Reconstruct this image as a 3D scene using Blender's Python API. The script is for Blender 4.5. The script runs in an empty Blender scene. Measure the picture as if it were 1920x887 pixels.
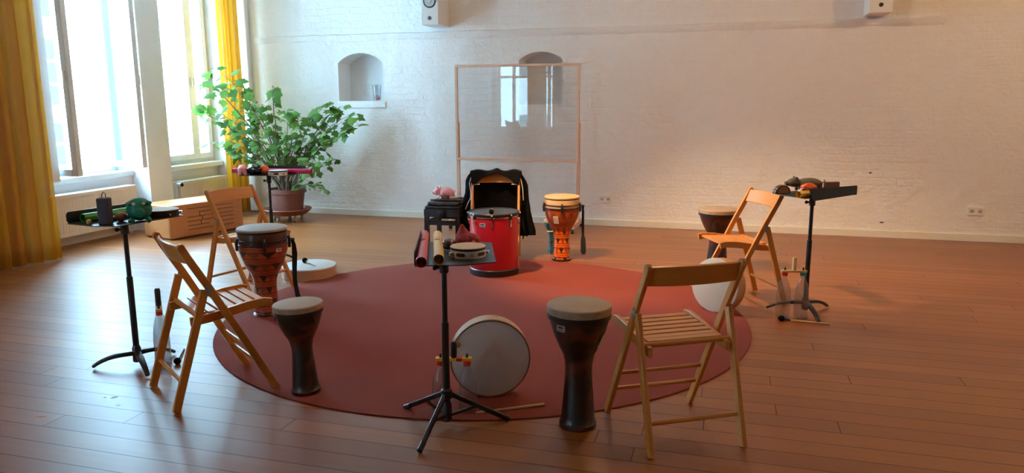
import bpy, bmesh, math, random
from mathutils import Vector, Matrix, Euler, noise
random.seed(7)
SC = bpy.context.scene
COL = SC.collection
PI = math.pi
R = math.radians

# ------------------------------------------------------------------ helpers
class MB:
    def __init__(s): s.v = []; s.f = []
    def add(s, vs, fs, M=None):
        b = len(s.v)
        for p in vs:
            p = Vector(p)
            s.v.append(tuple(M @ p if M else p))
        s.f += [tuple(b + i for i in q) for q in fs]
        return s
    def box(s, x0, x1, y0, y1, z0, z1, M=None):
        vs = [(x, y, z) for z in (z0, z1) for y in (y0, y1) for x in (x0, x1)]
        return s.add(vs, [(0,2,3,1),(4,5,7,6),(0,1,5,4),(2,6,7,3),(0,4,6,2),(1,3,7,5)], M)
    def tube(s, path, r, seg=10, flat=None, up=None, cap=True, M=None):
        """swept section; r is a number or a list; flat=(w,h) makes a rectangular bar"""
        P = [Vector(p) for p in path]; n = len(P); rings = []
        prev = None
        for i, p in enumerate(P):
            t = (P[min(i+1, n-1)] - P[max(i-1, 0)])
            t = t.normalized() if t.length > 1e-9 else Vector((0,0,1))
            if up is not None: a = Vector(up)
            elif prev is not None: a = prev
            else: a = Vector((0,0,1)) if abs(t.z) < .9 else Vector((1,0,0))
            u = (a - t * a.dot(t))
            u = u.normalized() if u.length > 1e-6 else t.orthogonal().normalized()
            prev = u; w = t.cross(u)
            rr = r[i] if isinstance(r, (list, tuple)) else r
            if flat:
                a_, b_ = flat[0]/2, flat[1]/2
                if isinstance(r, (list, tuple)): a_ *= rr; b_ *= rr
                rings.append([p + w*a_*sx + u*b_*sy for sx, sy in ((-1,-1),(1,-1),(1,1),(-1,1))])
            else:
                rings.append([p + (u*math.cos(2*PI*k/seg) + w*math.sin(2*PI*k/seg))*rr for k in range(seg)])
        m = len(rings[0]); vs = [q for rg in rings for q in rg]; fs = []
        for i in range(n-1):
            for k in range(m):
                fs.append((i*m+k, i*m+(k+1) % m, (i+1)*m+(k+1) % m, (i+1)*m+k))
        if cap:
            fs.append(tuple(reversed(range(m)))); fs.append(tuple((n-1)*m+k for k in range(m)))
        return s.add(vs, fs, M)
    def lathe(s, prof, seg=40, M=None, sx=1, sy=1):
        vs = []; fs = []; n = len(prof)
        for (r, z) in prof:
            for k in range(seg):
                a = 2*PI*k/seg
                vs.append((r*math.cos(a)*sx, r*math.sin(a)*sy, z))
        for i in range(n-1):
            for k in range(seg):
                fs.append((i*seg+k, i*seg+(k+1) % seg, (i+1)*seg+(k+1) % seg, (i+1)*seg+k))
        if prof[0][0] > 1e-6: fs.append(tuple(reversed(range(seg))))
        if prof[-1][0] > 1e-6: fs.append(tuple((n-1)*seg+k for k in range(seg)))
        return s.add(vs, fs, M)
    def shell(s, prof, seg=40, M=None):
        """closed profile (ring section), no caps"""
        vs = []; fs = []; n = len(prof)
        for (r, z) in prof:
            for k in range(seg):
                a = 2*PI*k/seg; vs.append((r*math.cos(a), r*math.sin(a), z))
        for i in range(n):
            j = (i+1) % n
            for k in range(seg):
                fs.append((i*seg+k, i*seg+(k+1) % seg, j*seg+(k+1) % seg, j*seg+k))
        return s.add(vs, fs, M)
    def ball(s, c, r, seg=20, rings=12, M=None, sc=(1,1,1)):
        vs = [(c[0], c[1], c[2]-r*sc[2])]
        for i in range(1, rings):
            a = PI*i/rings
            for k in range(seg):
                b = 2*PI*k/seg
                vs.append((c[0]+r*sc[0]*math.sin(a)*math.cos(b), c[1]+r*sc[1]*math.sin(a)*math.sin(b), c[2]-r*sc[2]*math.cos(a)))
        vs.append((c[0], c[1], c[2]+r*sc[2])); L = len(vs)-1; fs = []
        for k in range(seg):
            fs.append((0, 1+(k+1) % seg, 1+k)); fs.append((L, L-seg+k, L-seg+(k+1) % seg))
        for i in range(rings-2):
            for k in range(seg):
                a = 1+i*seg; fs.append((a+k, a+(k+1) % seg, a+seg+(k+1) % seg, a+seg+k))
        return s.add(vs, fs, M)
    def prism(s, poly, z0, z1, M=None):
        n = len(poly)
        vs = [(x, y, z0) for x, y in poly] + [(x, y, z1) for x, y in poly]
        fs = [tuple(reversed(range(n))), tuple(range(n, 2*n))] + [(k, (k+1) % n, n+(k+1) % n, n+k) for k in range(n)]
        return s.add(vs, fs, M)
    def build(s, name, m, parent=None, bevel=0, loc=None, rot=None, ang=35, segs=2, sub=0, solid=0):
        me = bpy.data.meshes.new(name); me.from_pydata(s.v, [], s.f); me.validate()
        bm = bmesh.new(); bm.from_mesh(me); bmesh.ops.recalc_face_normals(bm, faces=bm.faces); bm.to_mesh(me); bm.free()
        for p in me.polygons: p.use_smooth = True
        me.set_sharp_from_angle(angle=R(ang))
        me.materials.append(m)
        o = bpy.data.objects.new(name, me); COL.objects.link(o)
        if parent: o.parent = parent
        if loc is not None: o.location = loc
        if rot is not None: o.rotation_euler = rot
        if solid:
            k = o.modifiers.new('solid', 'SOLIDIFY'); k.thickness = solid; k.offset = 0
        if bevel:
            k = o.modifiers.new('bevel', 'BEVEL'); k.width = bevel; k.segments = segs; k.limit_method = 'ANGLE'; k.angle_limit = R(35); k.harden_normals = False
        if sub:
            k = o.modifiers.new('sub', 'SUBSURF'); k.levels = sub; k.render_levels = sub
        return o

def tag(o, label, cat, group=None, kind=None):
    o['label'] = label; o['category'] = cat
    if group: o['group'] = group
    if kind: o['kind'] = kind
    return o
def thing(name, label, cat, loc=(0,0,0), rz=0, group=None):
    o = bpy.data.objects.new(name, None); o.empty_display_size = .1; COL.objects.link(o)
    o.location = loc; o.rotation_euler = (0, 0, rz)
    return tag(o, label, cat, group)
def struct(o):
    o['kind'] = 'structure'; return o
def copy_tree(o, parent=None):
    c = o.copy(); COL.objects.link(c)
    if parent: c.parent = parent
    for ch in list(o.children): copy_tree(ch, c)
    return c
def arc(cx, cy, r, a0, a1, n):
    return [(cx+r*math.cos(a0+(a1-a0)*k/n), cy+r*math.sin(a0+(a1-a0)*k/n)) for k in range(n+1)]
def rrect(x0, x1, y0, y1, r, n=5):
    return arc(x1-r, y1-r, r, 0, PI/2, n)+arc(x0+r, y1-r, r, PI/2, PI, n)+arc(x0+r, y0+r, r, PI, 1.5*PI, n)+arc(x1-r, y0+r, r, 1.5*PI, 2*PI, n)
def TR(loc=(0,0,0), rz=0, rx=0, ry=0):
    return Matrix.Translation(loc) @ Euler((rx, ry, rz)).to_matrix().to_4x4()

# ------------------------------------------------------------------ materials
def newmat(name):
    m = bpy.data.materials.new(name); m.use_nodes = True
    nt = m.node_tree; b = nt.nodes['Principled BSDF']
    return m, nt, b
def N(nt, t, **kw):
    n = nt.nodes.new(t)
    for k, v in kw.items():
        if k.startswith('i_'):
            key = k[2:]
            key = int(key) if key.isdigit() else key.replace('_', ' ')
            n.inputs[key].default_value = v
        else: setattr(n, k, v)
    return n
def mth(nt, op, a, b=None, c=None):
    n = nt.nodes.new('ShaderNodeMath'); n.operation = op
    for i, x in enumerate((a, b, c)):
        if x is None: continue
        if isinstance(x, (int, float)): n.inputs[i].default_value = x
        else: nt.links.new(x, n.inputs[i])
    return n.outputs[0]
def mixc(nt, fac, a, b):
    n = nt.nodes.new('ShaderNodeMix'); n.data_type = 'RGBA'
    for sock, x in ((n.inputs[0], fac), (n.inputs[6], a), (n.inputs[7], b)):
        if isinstance(x, (int, float)): sock.default_value = x
        elif isinstance(x, tuple): sock.default_value = (*x[:3], 1)
        else: nt.links.new(x, sock)
    return n.outputs[2]
def mat(name, col, rough=.5, metal=0, var=.12, scale=12, bump=0, bscale=60, coat=0, sheen=0, trans=0, stretch=None, spec=None):
    m, nt, b = newmat(name)
    tc = N(nt, 'ShaderNodeTexCoord'); src = tc.outputs['Object']
    if stretch:
        mp = N(nt, 'ShaderNodeMapping'); mp.inputs['Scale'].default_value = stretch
        nt.links.new(src, mp.inputs[0]); src = mp.outputs[0]
    no = N(nt, 'ShaderNodeTexNoise', i_Scale=scale, i_Detail=4.0); nt.links.new(src, no.inputs['Vector'])
    dk = tuple(c*(1-var) for c in col); lt = tuple(min(1, c*(1+var)) for c in col)
    nt.links.new(mixc(nt, no.outputs[0], dk, lt), b.inputs['Base Color'])
    b.inputs['Roughness'].default_value = rough; b.inputs['Metallic'].default_value = metal
    if coat: b.inputs['Coat Weight'].default_value = coat; b.inputs['Coat Roughness'].default_value = .1
    if sheen: b.inputs['Sheen Weight'].default_value = sheen
    if spec is not None: b.inputs['Specular IOR Level'].default_value = spec
    if bump:
        n2 = N(nt, 'ShaderNodeTexNoise', i_Scale=bscale, i_Detail=6.0); nt.links.new(src, n2.inputs['Vector'])
        bp = N(nt, 'ShaderNodeBump', i_Strength=bump, i_Distance=.01); nt.links.new(n2.outputs[0], bp.inputs['Height'])
        nt.links.new(bp.outputs[0], b.inputs['Normal'])
    return m

def thin_glass(name, tint=(1,1,1), f0=.04, rough=0.0, haze=0.0):
    m, nt, b = newmat(name); nt.nodes.remove(b)
    out = nt.nodes['Material Output']
    g = N(nt, 'ShaderNodeNewGeometry')
    dt = N(nt, 'ShaderNodeVectorMath', operation='DOT_PRODUCT')
    nt.links.new(g.outputs['Incoming'], dt.inputs[0]); nt.links.new(g.outputs['Normal'], dt.inputs[1])
    a = mth(nt, 'ABSOLUTE', dt.outputs['Value']); k = mth(nt, 'POWER', mth(nt, 'SUBTRACT', 1.0, a), 5.0)
    fr = mth(nt, 'ADD', mth(nt, 'MULTIPLY', k, 1-f0), f0)
    tr = N(nt, 'ShaderNodeBsdfTransparent'); tr.inputs[0].default_value = (*tint, 1)
    gl = N(nt, 'ShaderNodeBsdfAnisotropic'); gl.inputs['Roughness'].default_value = rough
    mx = N(nt, 'ShaderNodeMixShader'); nt.links.new(fr, mx.inputs[0]); nt.links.new(tr.outputs[0], mx.inputs[1]); nt.links.new(gl.outputs[0], mx.inputs[2])
    last = mx.outputs[0]
    if haze:
        df = N(nt, 'ShaderNodeBsdfDiffuse'); df.inputs[0].default_value = (.8, .8, .8, 1)
        m2 = N(nt, 'ShaderNodeMixShader'); m2.inputs[0].default_value = haze
        nt.links.new(last, m2.inputs[1]); nt.links.new(df.outputs[0], m2.inputs[2]); last = m2.outputs[0]
    nt.links.new(last, out.inputs[0])
    return m

def wall_mat():
    m, nt, b = newmat('whitewashed_brick')
    tc = N(nt, 'ShaderNodeTexCoord'); sp = N(nt, 'ShaderNodeSeparateXYZ'); nt.links.new(tc.outputs['Object'], sp.inputs[0])
    cb = N(nt, 'ShaderNodeCombineXYZ')
    nt.links.new(mth(nt, 'ADD', sp.outputs[0], sp.outputs[1]), cb.inputs[0]); nt.links.new(sp.outputs[2], cb.inputs[1])
    wob = N(nt, 'ShaderNodeTexNoise', i_Scale=3.0, i_Detail=3.0); nt.links.new(tc.outputs['Object'], wob.inputs['Vector'])
    va = N(nt, 'ShaderNodeVectorMath', operation='SCALE'); va.inputs[3].default_value = .045; nt.links.new(wob.outputs['Color'], va.inputs[0])
    vb = N(nt, 'ShaderNodeVectorMath', operation='ADD'); nt.links.new(cb.outputs[0], vb.inputs[0]); nt.links.new(va.outputs[0], vb.inputs[1])
    br = N(nt, 'ShaderNodeTexBrick'); nt.links.new(vb.outputs[0], br.inputs['Vector'])
    br.inputs['Scale'].default_value = 1; br.inputs['Brick Width'].default_value = .26; br.inputs['Row Height'].default_value = .078
    br.inputs['Mortar Size'].default_value = .012; br.inputs['Mortar Smooth'].default_value = 1.0
    n1 = N(nt, 'ShaderNodeTexNoise', i_Scale=7.0, i_Detail=8.0, i_Roughness=.6); nt.links.new(tc.outputs['Object'], n1.inputs['Vector'])
    n2 = N(nt, 'ShaderNodeTexNoise', i_Scale=1.3, i_Detail=3.0); nt.links.new(tc.outputs['Object'], n2.inputs['Vector'])
    n3 = N(nt, 'ShaderNodeTexNoise', i_Scale=28.0, i_Detail=6.0, i_Distortion=.6); nt.links.new(tc.outputs['Object'], n3.inputs['Vector'])
    amt = mth(nt, 'MULTIPLY', mth(nt, 'SUBTRACT', n2.outputs[0], .30), .5)
    h = mth(nt, 'ADD', mth(nt, 'MULTIPLY', mth(nt, 'SUBTRACT', 1.0, br.outputs['Fac']), amt), mth(nt, 'MULTIPLY', n1.outputs[0], 1.7))
    h = mth(nt, 'ADD', h, mth(nt, 'MULTIPLY', n3.outputs[0], .2))
    bp = N(nt, 'ShaderNodeBump', i_Strength=.62, i_Distance=.024); nt.links.new(h, bp.inputs['Height']); nt.links.new(bp.outputs[0], b.inputs['Normal'])
    nt.links.new(mixc(nt, n1.outputs[0], (.80, .785, .775), (.87, .86, .855)), b.inputs['Base Color'])
    b.inputs['Roughness'].default_value = .75
    return m

def floor_mat():
    m, nt, b = newmat('varnished_planks')
    tc = N(nt, 'ShaderNodeTexCoord')
    mp = N(nt, 'ShaderNodeMapping'); mp.inputs['Location'].default_value = (1.05, -3.825+.1225*31, 0); nt.links.new(tc.outputs['Object'], mp.inputs[0])
    sp = N(nt, 'ShaderNodeSeparateXYZ'); nt.links.new(mp.outputs[0], sp.inputs[0])
    rw = mth(nt, 'FLOOR', mth(nt, 'DIVIDE', sp.outputs[1], .1225))
    sh = mth(nt, 'MULTIPLY', mth(nt, 'FRACT', mth(nt, 'MULTIPLY', mth(nt, 'SINE', mth(nt, 'MULTIPLY', rw, 12.9898)), 437.58)), 2.9)
    cv = N(nt, 'ShaderNodeCombineXYZ'); nt.links.new(mth(nt, 'ADD', sp.outputs[0], sh), cv.inputs[0]); nt.links.new(sp.outputs[1], cv.inputs[1])
    br = N(nt, 'ShaderNodeTexBrick'); nt.links.new(cv.outputs[0], br.inputs['Vector'])
    br.offset = 0.0
    br.inputs['Scale'].default_value = 1; br.inputs['Brick Width'].default_value = 2.9; br.inputs['Row Height'].default_value = .1225
    br.inputs['Mortar Size'].default_value = .0024; br.inputs['Mortar Smooth'].default_value = .2; br.inputs['Bias'].default_value = 0
    br.inputs['Color1'].default_value = (0, 0, 0, 1); br.inputs['Color2'].default_value = (1, 1, 1, 1); br.inputs['Mortar'].default_value = (.5, .5, .5, 1)
    gm = N(nt, 'ShaderNodeMapping'); gm.inputs['Scale'].default_value = (1.2, 22, 1); nt.links.new(tc.outputs['Object'], gm.inputs[0])
    gr = N(nt, 'ShaderNodeTexNoise', i_Scale=1.6, i_Detail=6.0, i_Roughness=.6); nt.links.new(gm.outputs[0], gr.inputs['Vector'])
    big = N(nt, 'ShaderNodeTexNoise', i_Scale=.9, i_Detail=2.0); nt.links.new(tc.outputs['Object'], big.inputs['Vector'])
    c = mixc(nt, br.outputs['Color'], (.26, .080, .017), (.38, .128, .029))
    c = mixc(nt, mth(nt, 'MULTIPLY', gr.outputs[0], .55), c, (.20, .048, .010))
    seam = mixc(nt, mth(nt, 'MULTIPLY', br.outputs['Fac'], .85), c, (.035, .014, .007))
    nt.links.new(seam, b.inputs['Base Color'])
    ro = mth(nt, 'ADD', .30, mth(nt, 'MULTIPLY', big.outputs[0], .16))
    ro = mth(nt, 'ADD', ro, mth(nt, 'MULTIPLY', gr.outputs[0], .08))
    nt.links.new(ro, b.inputs['Roughness'])
    inv = mth(nt, 'SUBTRACT', 1.0, mth(nt, 'MULTIPLY', br.outputs['Fac'], .6)); nt.links.new(mth(nt, 'MULTIPLY', inv, .18), b.inputs['Coat Weight']); b.inputs['Coat Roughness'].default_value = .3; nt.links.new(mth(nt, 'MULTIPLY', inv, .36), b.inputs['Specular IOR Level'])
    hh = mth(nt, 'ADD', mth(nt, 'MULTIPLY', br.outputs['Fac'], -1.0), mth(nt, 'MULTIPLY', gr.outputs[0], .15))
    hh = mth(nt, 'ADD', hh, mth(nt, 'MULTIPLY', br.outputs['Color'], .12))
    bp = N(nt, 'ShaderNodeBump', i_Strength=.35, i_Distance=.002); nt.links.new(hh, bp.inputs['Height'])
    nt.links.new(bp.outputs[0], b.inputs['Normal'])
    return m

def wood(name, c1, c2, rough=.35, st=(3, 3, 22), coat=.2):
    m, nt, b = newmat(name)
    tc = N(nt, 'ShaderNodeTexCoord'); mp = N(nt, 'ShaderNodeMapping'); mp.inputs['Scale'].default_value = st
    nt.links.new(tc.outputs['Object'], mp.inputs[0])
    no = N(nt, 'ShaderNodeTexNoise', i_Scale=2.0, i_Detail=6.0, i_Distortion=.4); nt.links.new(mp.outputs[0], no.inputs['Vector'])
    nt.links.new(mixc(nt, no.outputs[0], c1, c2), b.inputs['Base Color'])
    b.inputs['Roughness'].default_value = rough; b.inputs['Coat Weight'].default_value = coat; b.inputs['Coat Roughness'].default_value = .15
    return m

def rug_mat():
    m, nt, b = newmat('red_carpet_pile')
    tc = N(nt, 'ShaderNodeTexCoord')
    n1 = N(nt, 'ShaderNodeTexNoise', i_Scale=260.0, i_Detail=3.0); nt.links.new(tc.outputs['Object'], n1.inputs['Vector'])
    n2 = N(nt, 'ShaderNodeTexNoise', i_Scale=2.2, i_Detail=5.0); nt.links.new(tc.outputs['Object'], n2.inputs['Vector'])
    f = mth(nt, 'ADD', mth(nt, 'MULTIPLY', n1.outputs[0], .5), mth(nt, 'MULTIPLY', n2.outputs[0], .5))
    nt.links.new(mixc(nt, f, (.19, .040, .028), (.30, .070, .050)), b.inputs['Base Color'])
    b.inputs['Roughness'].default_value = .95; b.inputs['Specular IOR Level'].default_value = .1
    bp = N(nt, 'ShaderNodeBump', i_Strength=.6, i_Distance=.004); nt.links.new(n1.outputs[0], bp.inputs['Height']); nt.links.new(bp.outputs[0], b.inputs['Normal'])
    return m

def cloth_trans(name, col, tr=.5):
    m, nt, b = newmat(name); out = nt.nodes['Material Output']
    tc = N(nt, 'ShaderNodeTexCoord'); mp = N(nt, 'ShaderNodeMapping'); mp.inputs['Scale'].default_value = (1, 1, .05)
    nt.links.new(tc.outputs['Object'], mp.inputs[0])
    no = N(nt, 'ShaderNodeTexNoise', i_Scale=60.0, i_Detail=3.0); nt.links.new(mp.outputs[0], no.inputs['Vector'])
    c = mixc(nt, no.outputs[0], tuple(x*.85 for x in col), col)
    df = N(nt, 'ShaderNodeBsdfDiffuse'); tl = N(nt, 'ShaderNodeBsdfTranslucent'); mx = N(nt, 'ShaderNodeMixShader'); mx.inputs[0].default_value = tr
    nt.links.new(c, df.inputs[0]); nt.links.new(c, tl.inputs[0])
    nt.links.new(df.outputs[0], mx.inputs[1]); nt.links.new(tl.outputs[0], mx.inputs[2])
    tp = N(nt, 'ShaderNodeBsdfTransparent'); m2 = N(nt, 'ShaderNodeMixShader'); m2.inputs[0].default_value = .06   # loose weave
    nt.links.new(mx.outputs[0], m2.inputs[1]); nt.links.new(tp.outputs[0], m2.inputs[2]); nt.links.new(m2.outputs[0], out.inputs[0])
    nt.nodes.remove(b)
    return m

def kente(name, c_a, c_b, c_dk, rows=9.0, cols=7.0, rough=.3, mix_dark=.0):
    """printed band pattern: alternating rows of triangles and wavy stripes around the shell"""
    m, nt, b = newmat(name)
    tc = N(nt, 'ShaderNodeTexCoord'); sp = N(nt, 'ShaderNodeSeparateXYZ'); nt.links.new(tc.outputs['Object'], sp.inputs[0])
    x, y, z = sp.outputs
    u = mth(nt, 'MULTIPLY', mth(nt, 'ARCTAN2', y, x), cols/(2*PI))
    no = N(nt, 'ShaderNodeTexNoise', i_Scale=9.0, i_Detail=2.0); nt.links.new(tc.outputs['Object'], no.inputs['Vector'])
    v = mth(nt, 'ADD', mth(nt, 'MULTIPLY', z, rows*1.75), mth(nt, 'MULTIPLY', no.outputs[0], .35))
    row = mth(nt, 'FLOOR', v); fv = mth(nt, 'FRACT', v)
    par = mth(nt, 'MODULO', mth(nt, 'ABSOLUTE', row), 2.0)
    u2 = mth(nt, 'ADD', u, mth(nt, 'MULTIPLY', row, .37)); fu = mth(nt, 'FRACT', u2)
    tri = mth(nt, 'LESS_THAN', mth(nt, 'ABSOLUTE', mth(nt, 'SUBTRACT', fu, .5)), mth(nt, 'MULTIPLY', fv, .5))
    half = mth(nt, 'LESS_THAN', mth(nt, 'FRACT', mth(nt, 'MULTIPLY', u2, .5)), .5)
    st = mth(nt, 'SINE', mth(nt, 'ADD', mth(nt, 'MULTIPLY', fv, 14.0), mth(nt, 'MULTIPLY', mth(nt, 'SINE', mth(nt, 'MULTIPLY', u2, 6.3)), 1.3)))
    st = mth(nt, 'GREATER_THAN', st, .35)
    dark_t = mth(nt, 'MULTIPLY', tri, half)
    colt = mixc(nt, tri, c_a, c_b); colt = mixc(nt, dark_t, colt, c_dk)
    cols_ = mixc(nt, st, c_a, c_b)
    lines = mth(nt, 'LESS_THAN', fv, .09)
    c = mixc(nt, par, colt, cols_); c = mixc(nt, lines, c, c_dk)
    c = mixc(nt, mth(nt, 'MULTIPLY', no.outputs[0], mix_dark), c, c_dk)
    nt.links.new(c, b.inputs['Base Color']); b.inputs['Roughness'].default_value = rough
    b.inputs['Coat Weight'].default_value = .4
    return m

def mottle(name, c1, c2, scale=7, thr=.55, rough=.3, coat=.5):
    m, nt, b = newmat(name)
    tc = N(nt, 'ShaderNodeTexCoord')
    no = N(nt, 'ShaderNodeTexNoise', i_Scale=scale, i_Detail=2.0, i_Distortion=.5); nt.links.new(tc.outputs['Object'], no.inputs['Vector'])
    rp = N(nt, 'ShaderNodeMapRange'); rp.inputs[1].default_value = thr-.05; rp.inputs[2].default_value = thr+.05; nt.links.new(no.outputs[0], rp.inputs[0])
    nt.links.new(mixc(nt, rp.outputs[0], c1, c2), b.inputs['Base Color'])
    b.inputs['Roughness'].default_value = rough; b.inputs['Coat Weight'].default_value = coat
    return m

M = {}
M['wall'] = wall_mat(); M['floor'] = floor_mat(); M['rug'] = rug_mat()
M['plaster'] = mat('white_plaster', (.86, .87, .89), .7, var=.04, scale=4, bump=.15, bscale=30)
M['dim'] = mat('low_bounce_wall_paint', (.50, .43, .37), .8, var=.04, scale=3)  # paint darkened so the unseen walls bounce less light forward
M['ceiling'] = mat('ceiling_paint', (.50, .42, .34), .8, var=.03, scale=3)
M['white'] = mat('white_enamel', (.8, .8, .79), .35, var=.03)
M['wframe'] = mat('window_frame_paint', (.74, .77, .78), .4, var=.05)
M['base'] = mat('cream_baseboard', (.76, .72, .62), .45, var=.04)
M['radiator'] = mat('radiator_enamel', (.78, .72, .64), .35, var=.03)
M['chair'] = wood('beech_wood', (.52, .178, .030), (.64, .245, .048), .38, coat=.1)
M['bench'] = wood('golden_bench_wood', (.42, .15, .05), (.56, .24, .095), .3, st=(2, 9, 9))
M['bframe'] = wood('pale_frame_wood', (.60, .36, .24), (.70, .44, .31), .5, st=(4, 4, 12), coat=.0)
M['drumwood'] = wood('light_drum_shell', (.48, .26, .13), (.58, .34, .19), .4, st=(2, 2, 20))
M['stickwood'] = wood('mallet_stick_wood', (.58, .34, .14), (.70, .45, .22), .4)
M['black'] = mat('black_plastic', (.012, .012, .014), .38, var=.2)
M['blackmetal'] = mat('black_powdercoat', (.014, .015, .019), .33, var=.2, bump=.05, bscale=200)
M['desk'] = mat('black_desk_metal', (.012, .012, .014), .42, var=.2, bump=.05, bscale=250)
M['vinyl'] = mat('black_vinyl', (.02, .019, .02), .4, var=.2, bump=.2, bscale=40)
M['cloth_black'] = mat('black_cotton', (.005, .005, .006), .95, var=.3, bump=.4, bscale=120, spec=.15)
M['strap'] = mat('black_webbing', (.01, .01, .014), .8, var=.2, bump=.3, bscale=300)
M['whitecord'] = mat('white_piping', (.75, .74, .72), .6, var=.05)
M['chrome'] = mat('chrome', (.75, .74, .72), .18, metal=1, var=.05)
M['zinc'] = mat('zinc_hinge', (.36, .30, .21), .45, metal=.6, var=.15)
M['bolt'] = mat('brass_bolt', (.55, .45, .25), .35, metal=1, var=.1)
M['curtain'] = cloth_trans('yellow_curtain', (.62, .275, .018), .3)
M['glass'] = thin_glass('window_glass', (.96, .98, .98))
M['board'] = thin_glass('clear_board_glass', (.985, .985, .985), f0=.05, haze=.04)
M['pet'] = thin_glass('clear_plastic', (.93, .94, .94), f0=.06, rough=.06, haze=.035)
M['vaseglass'] = thin_glass('vase_glass', (.85, .85, .86), f0=.07, haze=.05)
M['terra'] = mat('brown_terracotta', (.20, .07, .05), .6, var=.25, scale=8, bump=.1, bscale=40)
M['saucer'] = mat('terracotta_saucer', (.24, .07, .04), .45, var=.12)
M['soil'] = mat('soil', (.12, .07, .045), .95, var=.4, scale=60, bump=.8, bscale=90)
M['stem'] = mat('woody_stem', (.13, .085, .055), .7, var=.3, scale=30)
M['redlac'] = mat('red_lacquer', (.56, .006, .018), .34, var=.06, coat=.4)
M['head_grey'] = mat('grey_drumhead', (.040, .040, .042), .55, var=.15, bump=.05)
M['skin'] = mat('drum_skin', (.76, .62, .46), .6, var=.12, scale=14, bump=.05)
M['skin_dk'] = mat('aged_drum_skin', (.40, .27, .18), .6, var=.15, scale=14)
M['skin_rim'] = mat('mottled_skin_collar', (.36, .22, .13), .6, var=.45, scale=40)
M['skin_grey'] = mat('grey_skin', (.37, .33, .30), .55, var=.06)
M['skin_amber'] = mat('amber_skin', (.66, .42, .20), .5, var=.14, scale=10)
M['skin_white'] = mat('white_skin', (.66, .66, .66), .55, var=.08, scale=8)
M['greyface'] = mat('pale_frame_skin', (.74, .69, .65), .6, var=.05, scale=5)
M['darkshell'] = mottle('dark_mahogany_print', (.009, .005, .005), (.085, .018, .008), 8, .54, .42, .2)
M['kente_o'] = kente('orange_kente_print', (.80, .17, .015), (.45, .05, .01), (.03, .018, .008), 14, 10)
M['kente_r'] = kente('red_kente_print', (.40, .055, .015), (.22, .035, .012), (.02, .014, .008), 14, 10, .38)
M['kente_vine'] = kente('rust_vine_print', (.30, .045, .010), (.17, .025, .008), (.42, .10, .02), 9, 22, .38, .5)
M['teal'] = kente('teal_print', (.03, .12, .14), (.01, .05, .07), (.01, .02, .02), 14, 9)
M['paper'] = mat('paper_tag', (.72, .68, .66), .6, var=.06)
M['ink'] = mat('dark_ink', (.03, .03, .04), .6)
M['silver'] = mat('silver_badge', (.62, .64, .68), .3, metal=.5, var=.05)
M['redtube'] = mat('red_plastic_tube', (.68, .04, .06), .35, var=.06)
M['yellowtube'] = mat('yellow_plastic_tube', (.88, .56, .10), .35, var=.06)
M['greentube'] = mat('green_plastic_tube', (.05, .34, .02), .3, var=.1)
M['magenta'] = mat('magenta_plastic_tube', (.62, .02, .12), .35, var=.06)
M['orangetube'] = mat('amber_plastic_tube', (.85, .40, .015), .35, var=.06)
M['pinktoy'] = mat('pink_rubber', (.98, .40, .43), .5, var=.08)
M['greentoy'] = mat('green_rubber', (.008, .19, .12), .55, var=.15, bump=.5, bscale=25)
M['greytoy'] = mat('grey_rubber', (.10, .085, .06), .6, var=.2, bump=.3)
M['orange'] = mat('orange_skin', (.80, .12, .012), .45, var=.1, bump=.1, bscale=120)
M['orange2'] = mat('orange_red_gel', (.65, .09, .02), .25, var=.3, scale=25)
M['bag'] = mat('black_crinkled_bag', (.008, .008, .014), .25, var=.2)
M['redknit'] = mat('red_knit', (.44, .028, .03), .85, var=.2, bump=.5, bscale=150, sheen=.2)
M['darkwood'] = wood('dark_rosewood', (.035, .013, .009), (.09, .03, .018), .3)
M['midwood'] = wood('brown_wood', (.16, .065, .028), (.28, .12, .055), .4)
M['charcoal'] = mat('charcoal_velvet', (.050, .040, .050), .75, var=.2)
M['capred'] = mat('red_cap', (.6, .02, .02), .4)
M['capgreen'] = mat('green_cap', (.02, .25, .16), .4)
M['facade'] = mat('pale_facade', (.74, .80, .82), .8, var=.03, scale=.5)
M['facwin'] = mat('facade_window_glass', (.028, .060, .064), .9, var=.1, spec=0)
M['caster'] = mat('caster_grey', (.45, .42, .40), .4)
M['stain_o'] = mat('bare_wood_chip', (.48, .12, .02), .7)
M['stain_w'] = mat('pale_chip', (.75, .78, .8), .5)

def leaf_mat():
    m, nt, b = newmat('leaf_green'); out = nt.nodes['Material Output']
    g = N(nt, 'ShaderNodeNewGeometry')
    c = mixc(nt, g.outputs['Random Per Island'], (.055, .13, .028), (.15, .27, .065))
    nt.links.new(c, b.inputs['Base Color']); b.inputs['Roughness'].default_value = .7; b.inputs['Specular IOR Level'].default_value = .2
    tl = N(nt, 'ShaderNodeBsdfTranslucent'); nt.links.new(mixc(nt, .4, c, (.25, .45, .05)), tl.inputs[0])
    mx = N(nt, 'ShaderNodeMixShader'); mx.inputs[0].default_value = .3
    nt.links.new(b.outputs[0], mx.inputs[1]); nt.links.new(tl.outputs[0], mx.inputs[2]); nt.links.new(mx.outputs[0], out.inputs[0])
    return m
M['leaf'] = leaf_mat()

# ------------------------------------------------------------------ the room
XL, XN, XW = -5.97, -6.20, -6.42           # wall face, recess under the sill, window plane
YB, YR, XR, ZC = 8.22, -3.2, 4.6, 3.35     # back wall, rear wall, right wall, ceiling
SILL, HEAD = .655, 2.95

struct(MB().box(-6.9, XR+.3, YR-.3, YB+.7, -.12, 0).build('floor', M['floor']))
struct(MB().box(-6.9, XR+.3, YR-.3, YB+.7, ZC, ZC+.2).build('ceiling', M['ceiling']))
struct(MB().box(XR, XR+.25, YR, YB, 0, ZC).build('wall_right', M['dim']))

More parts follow.
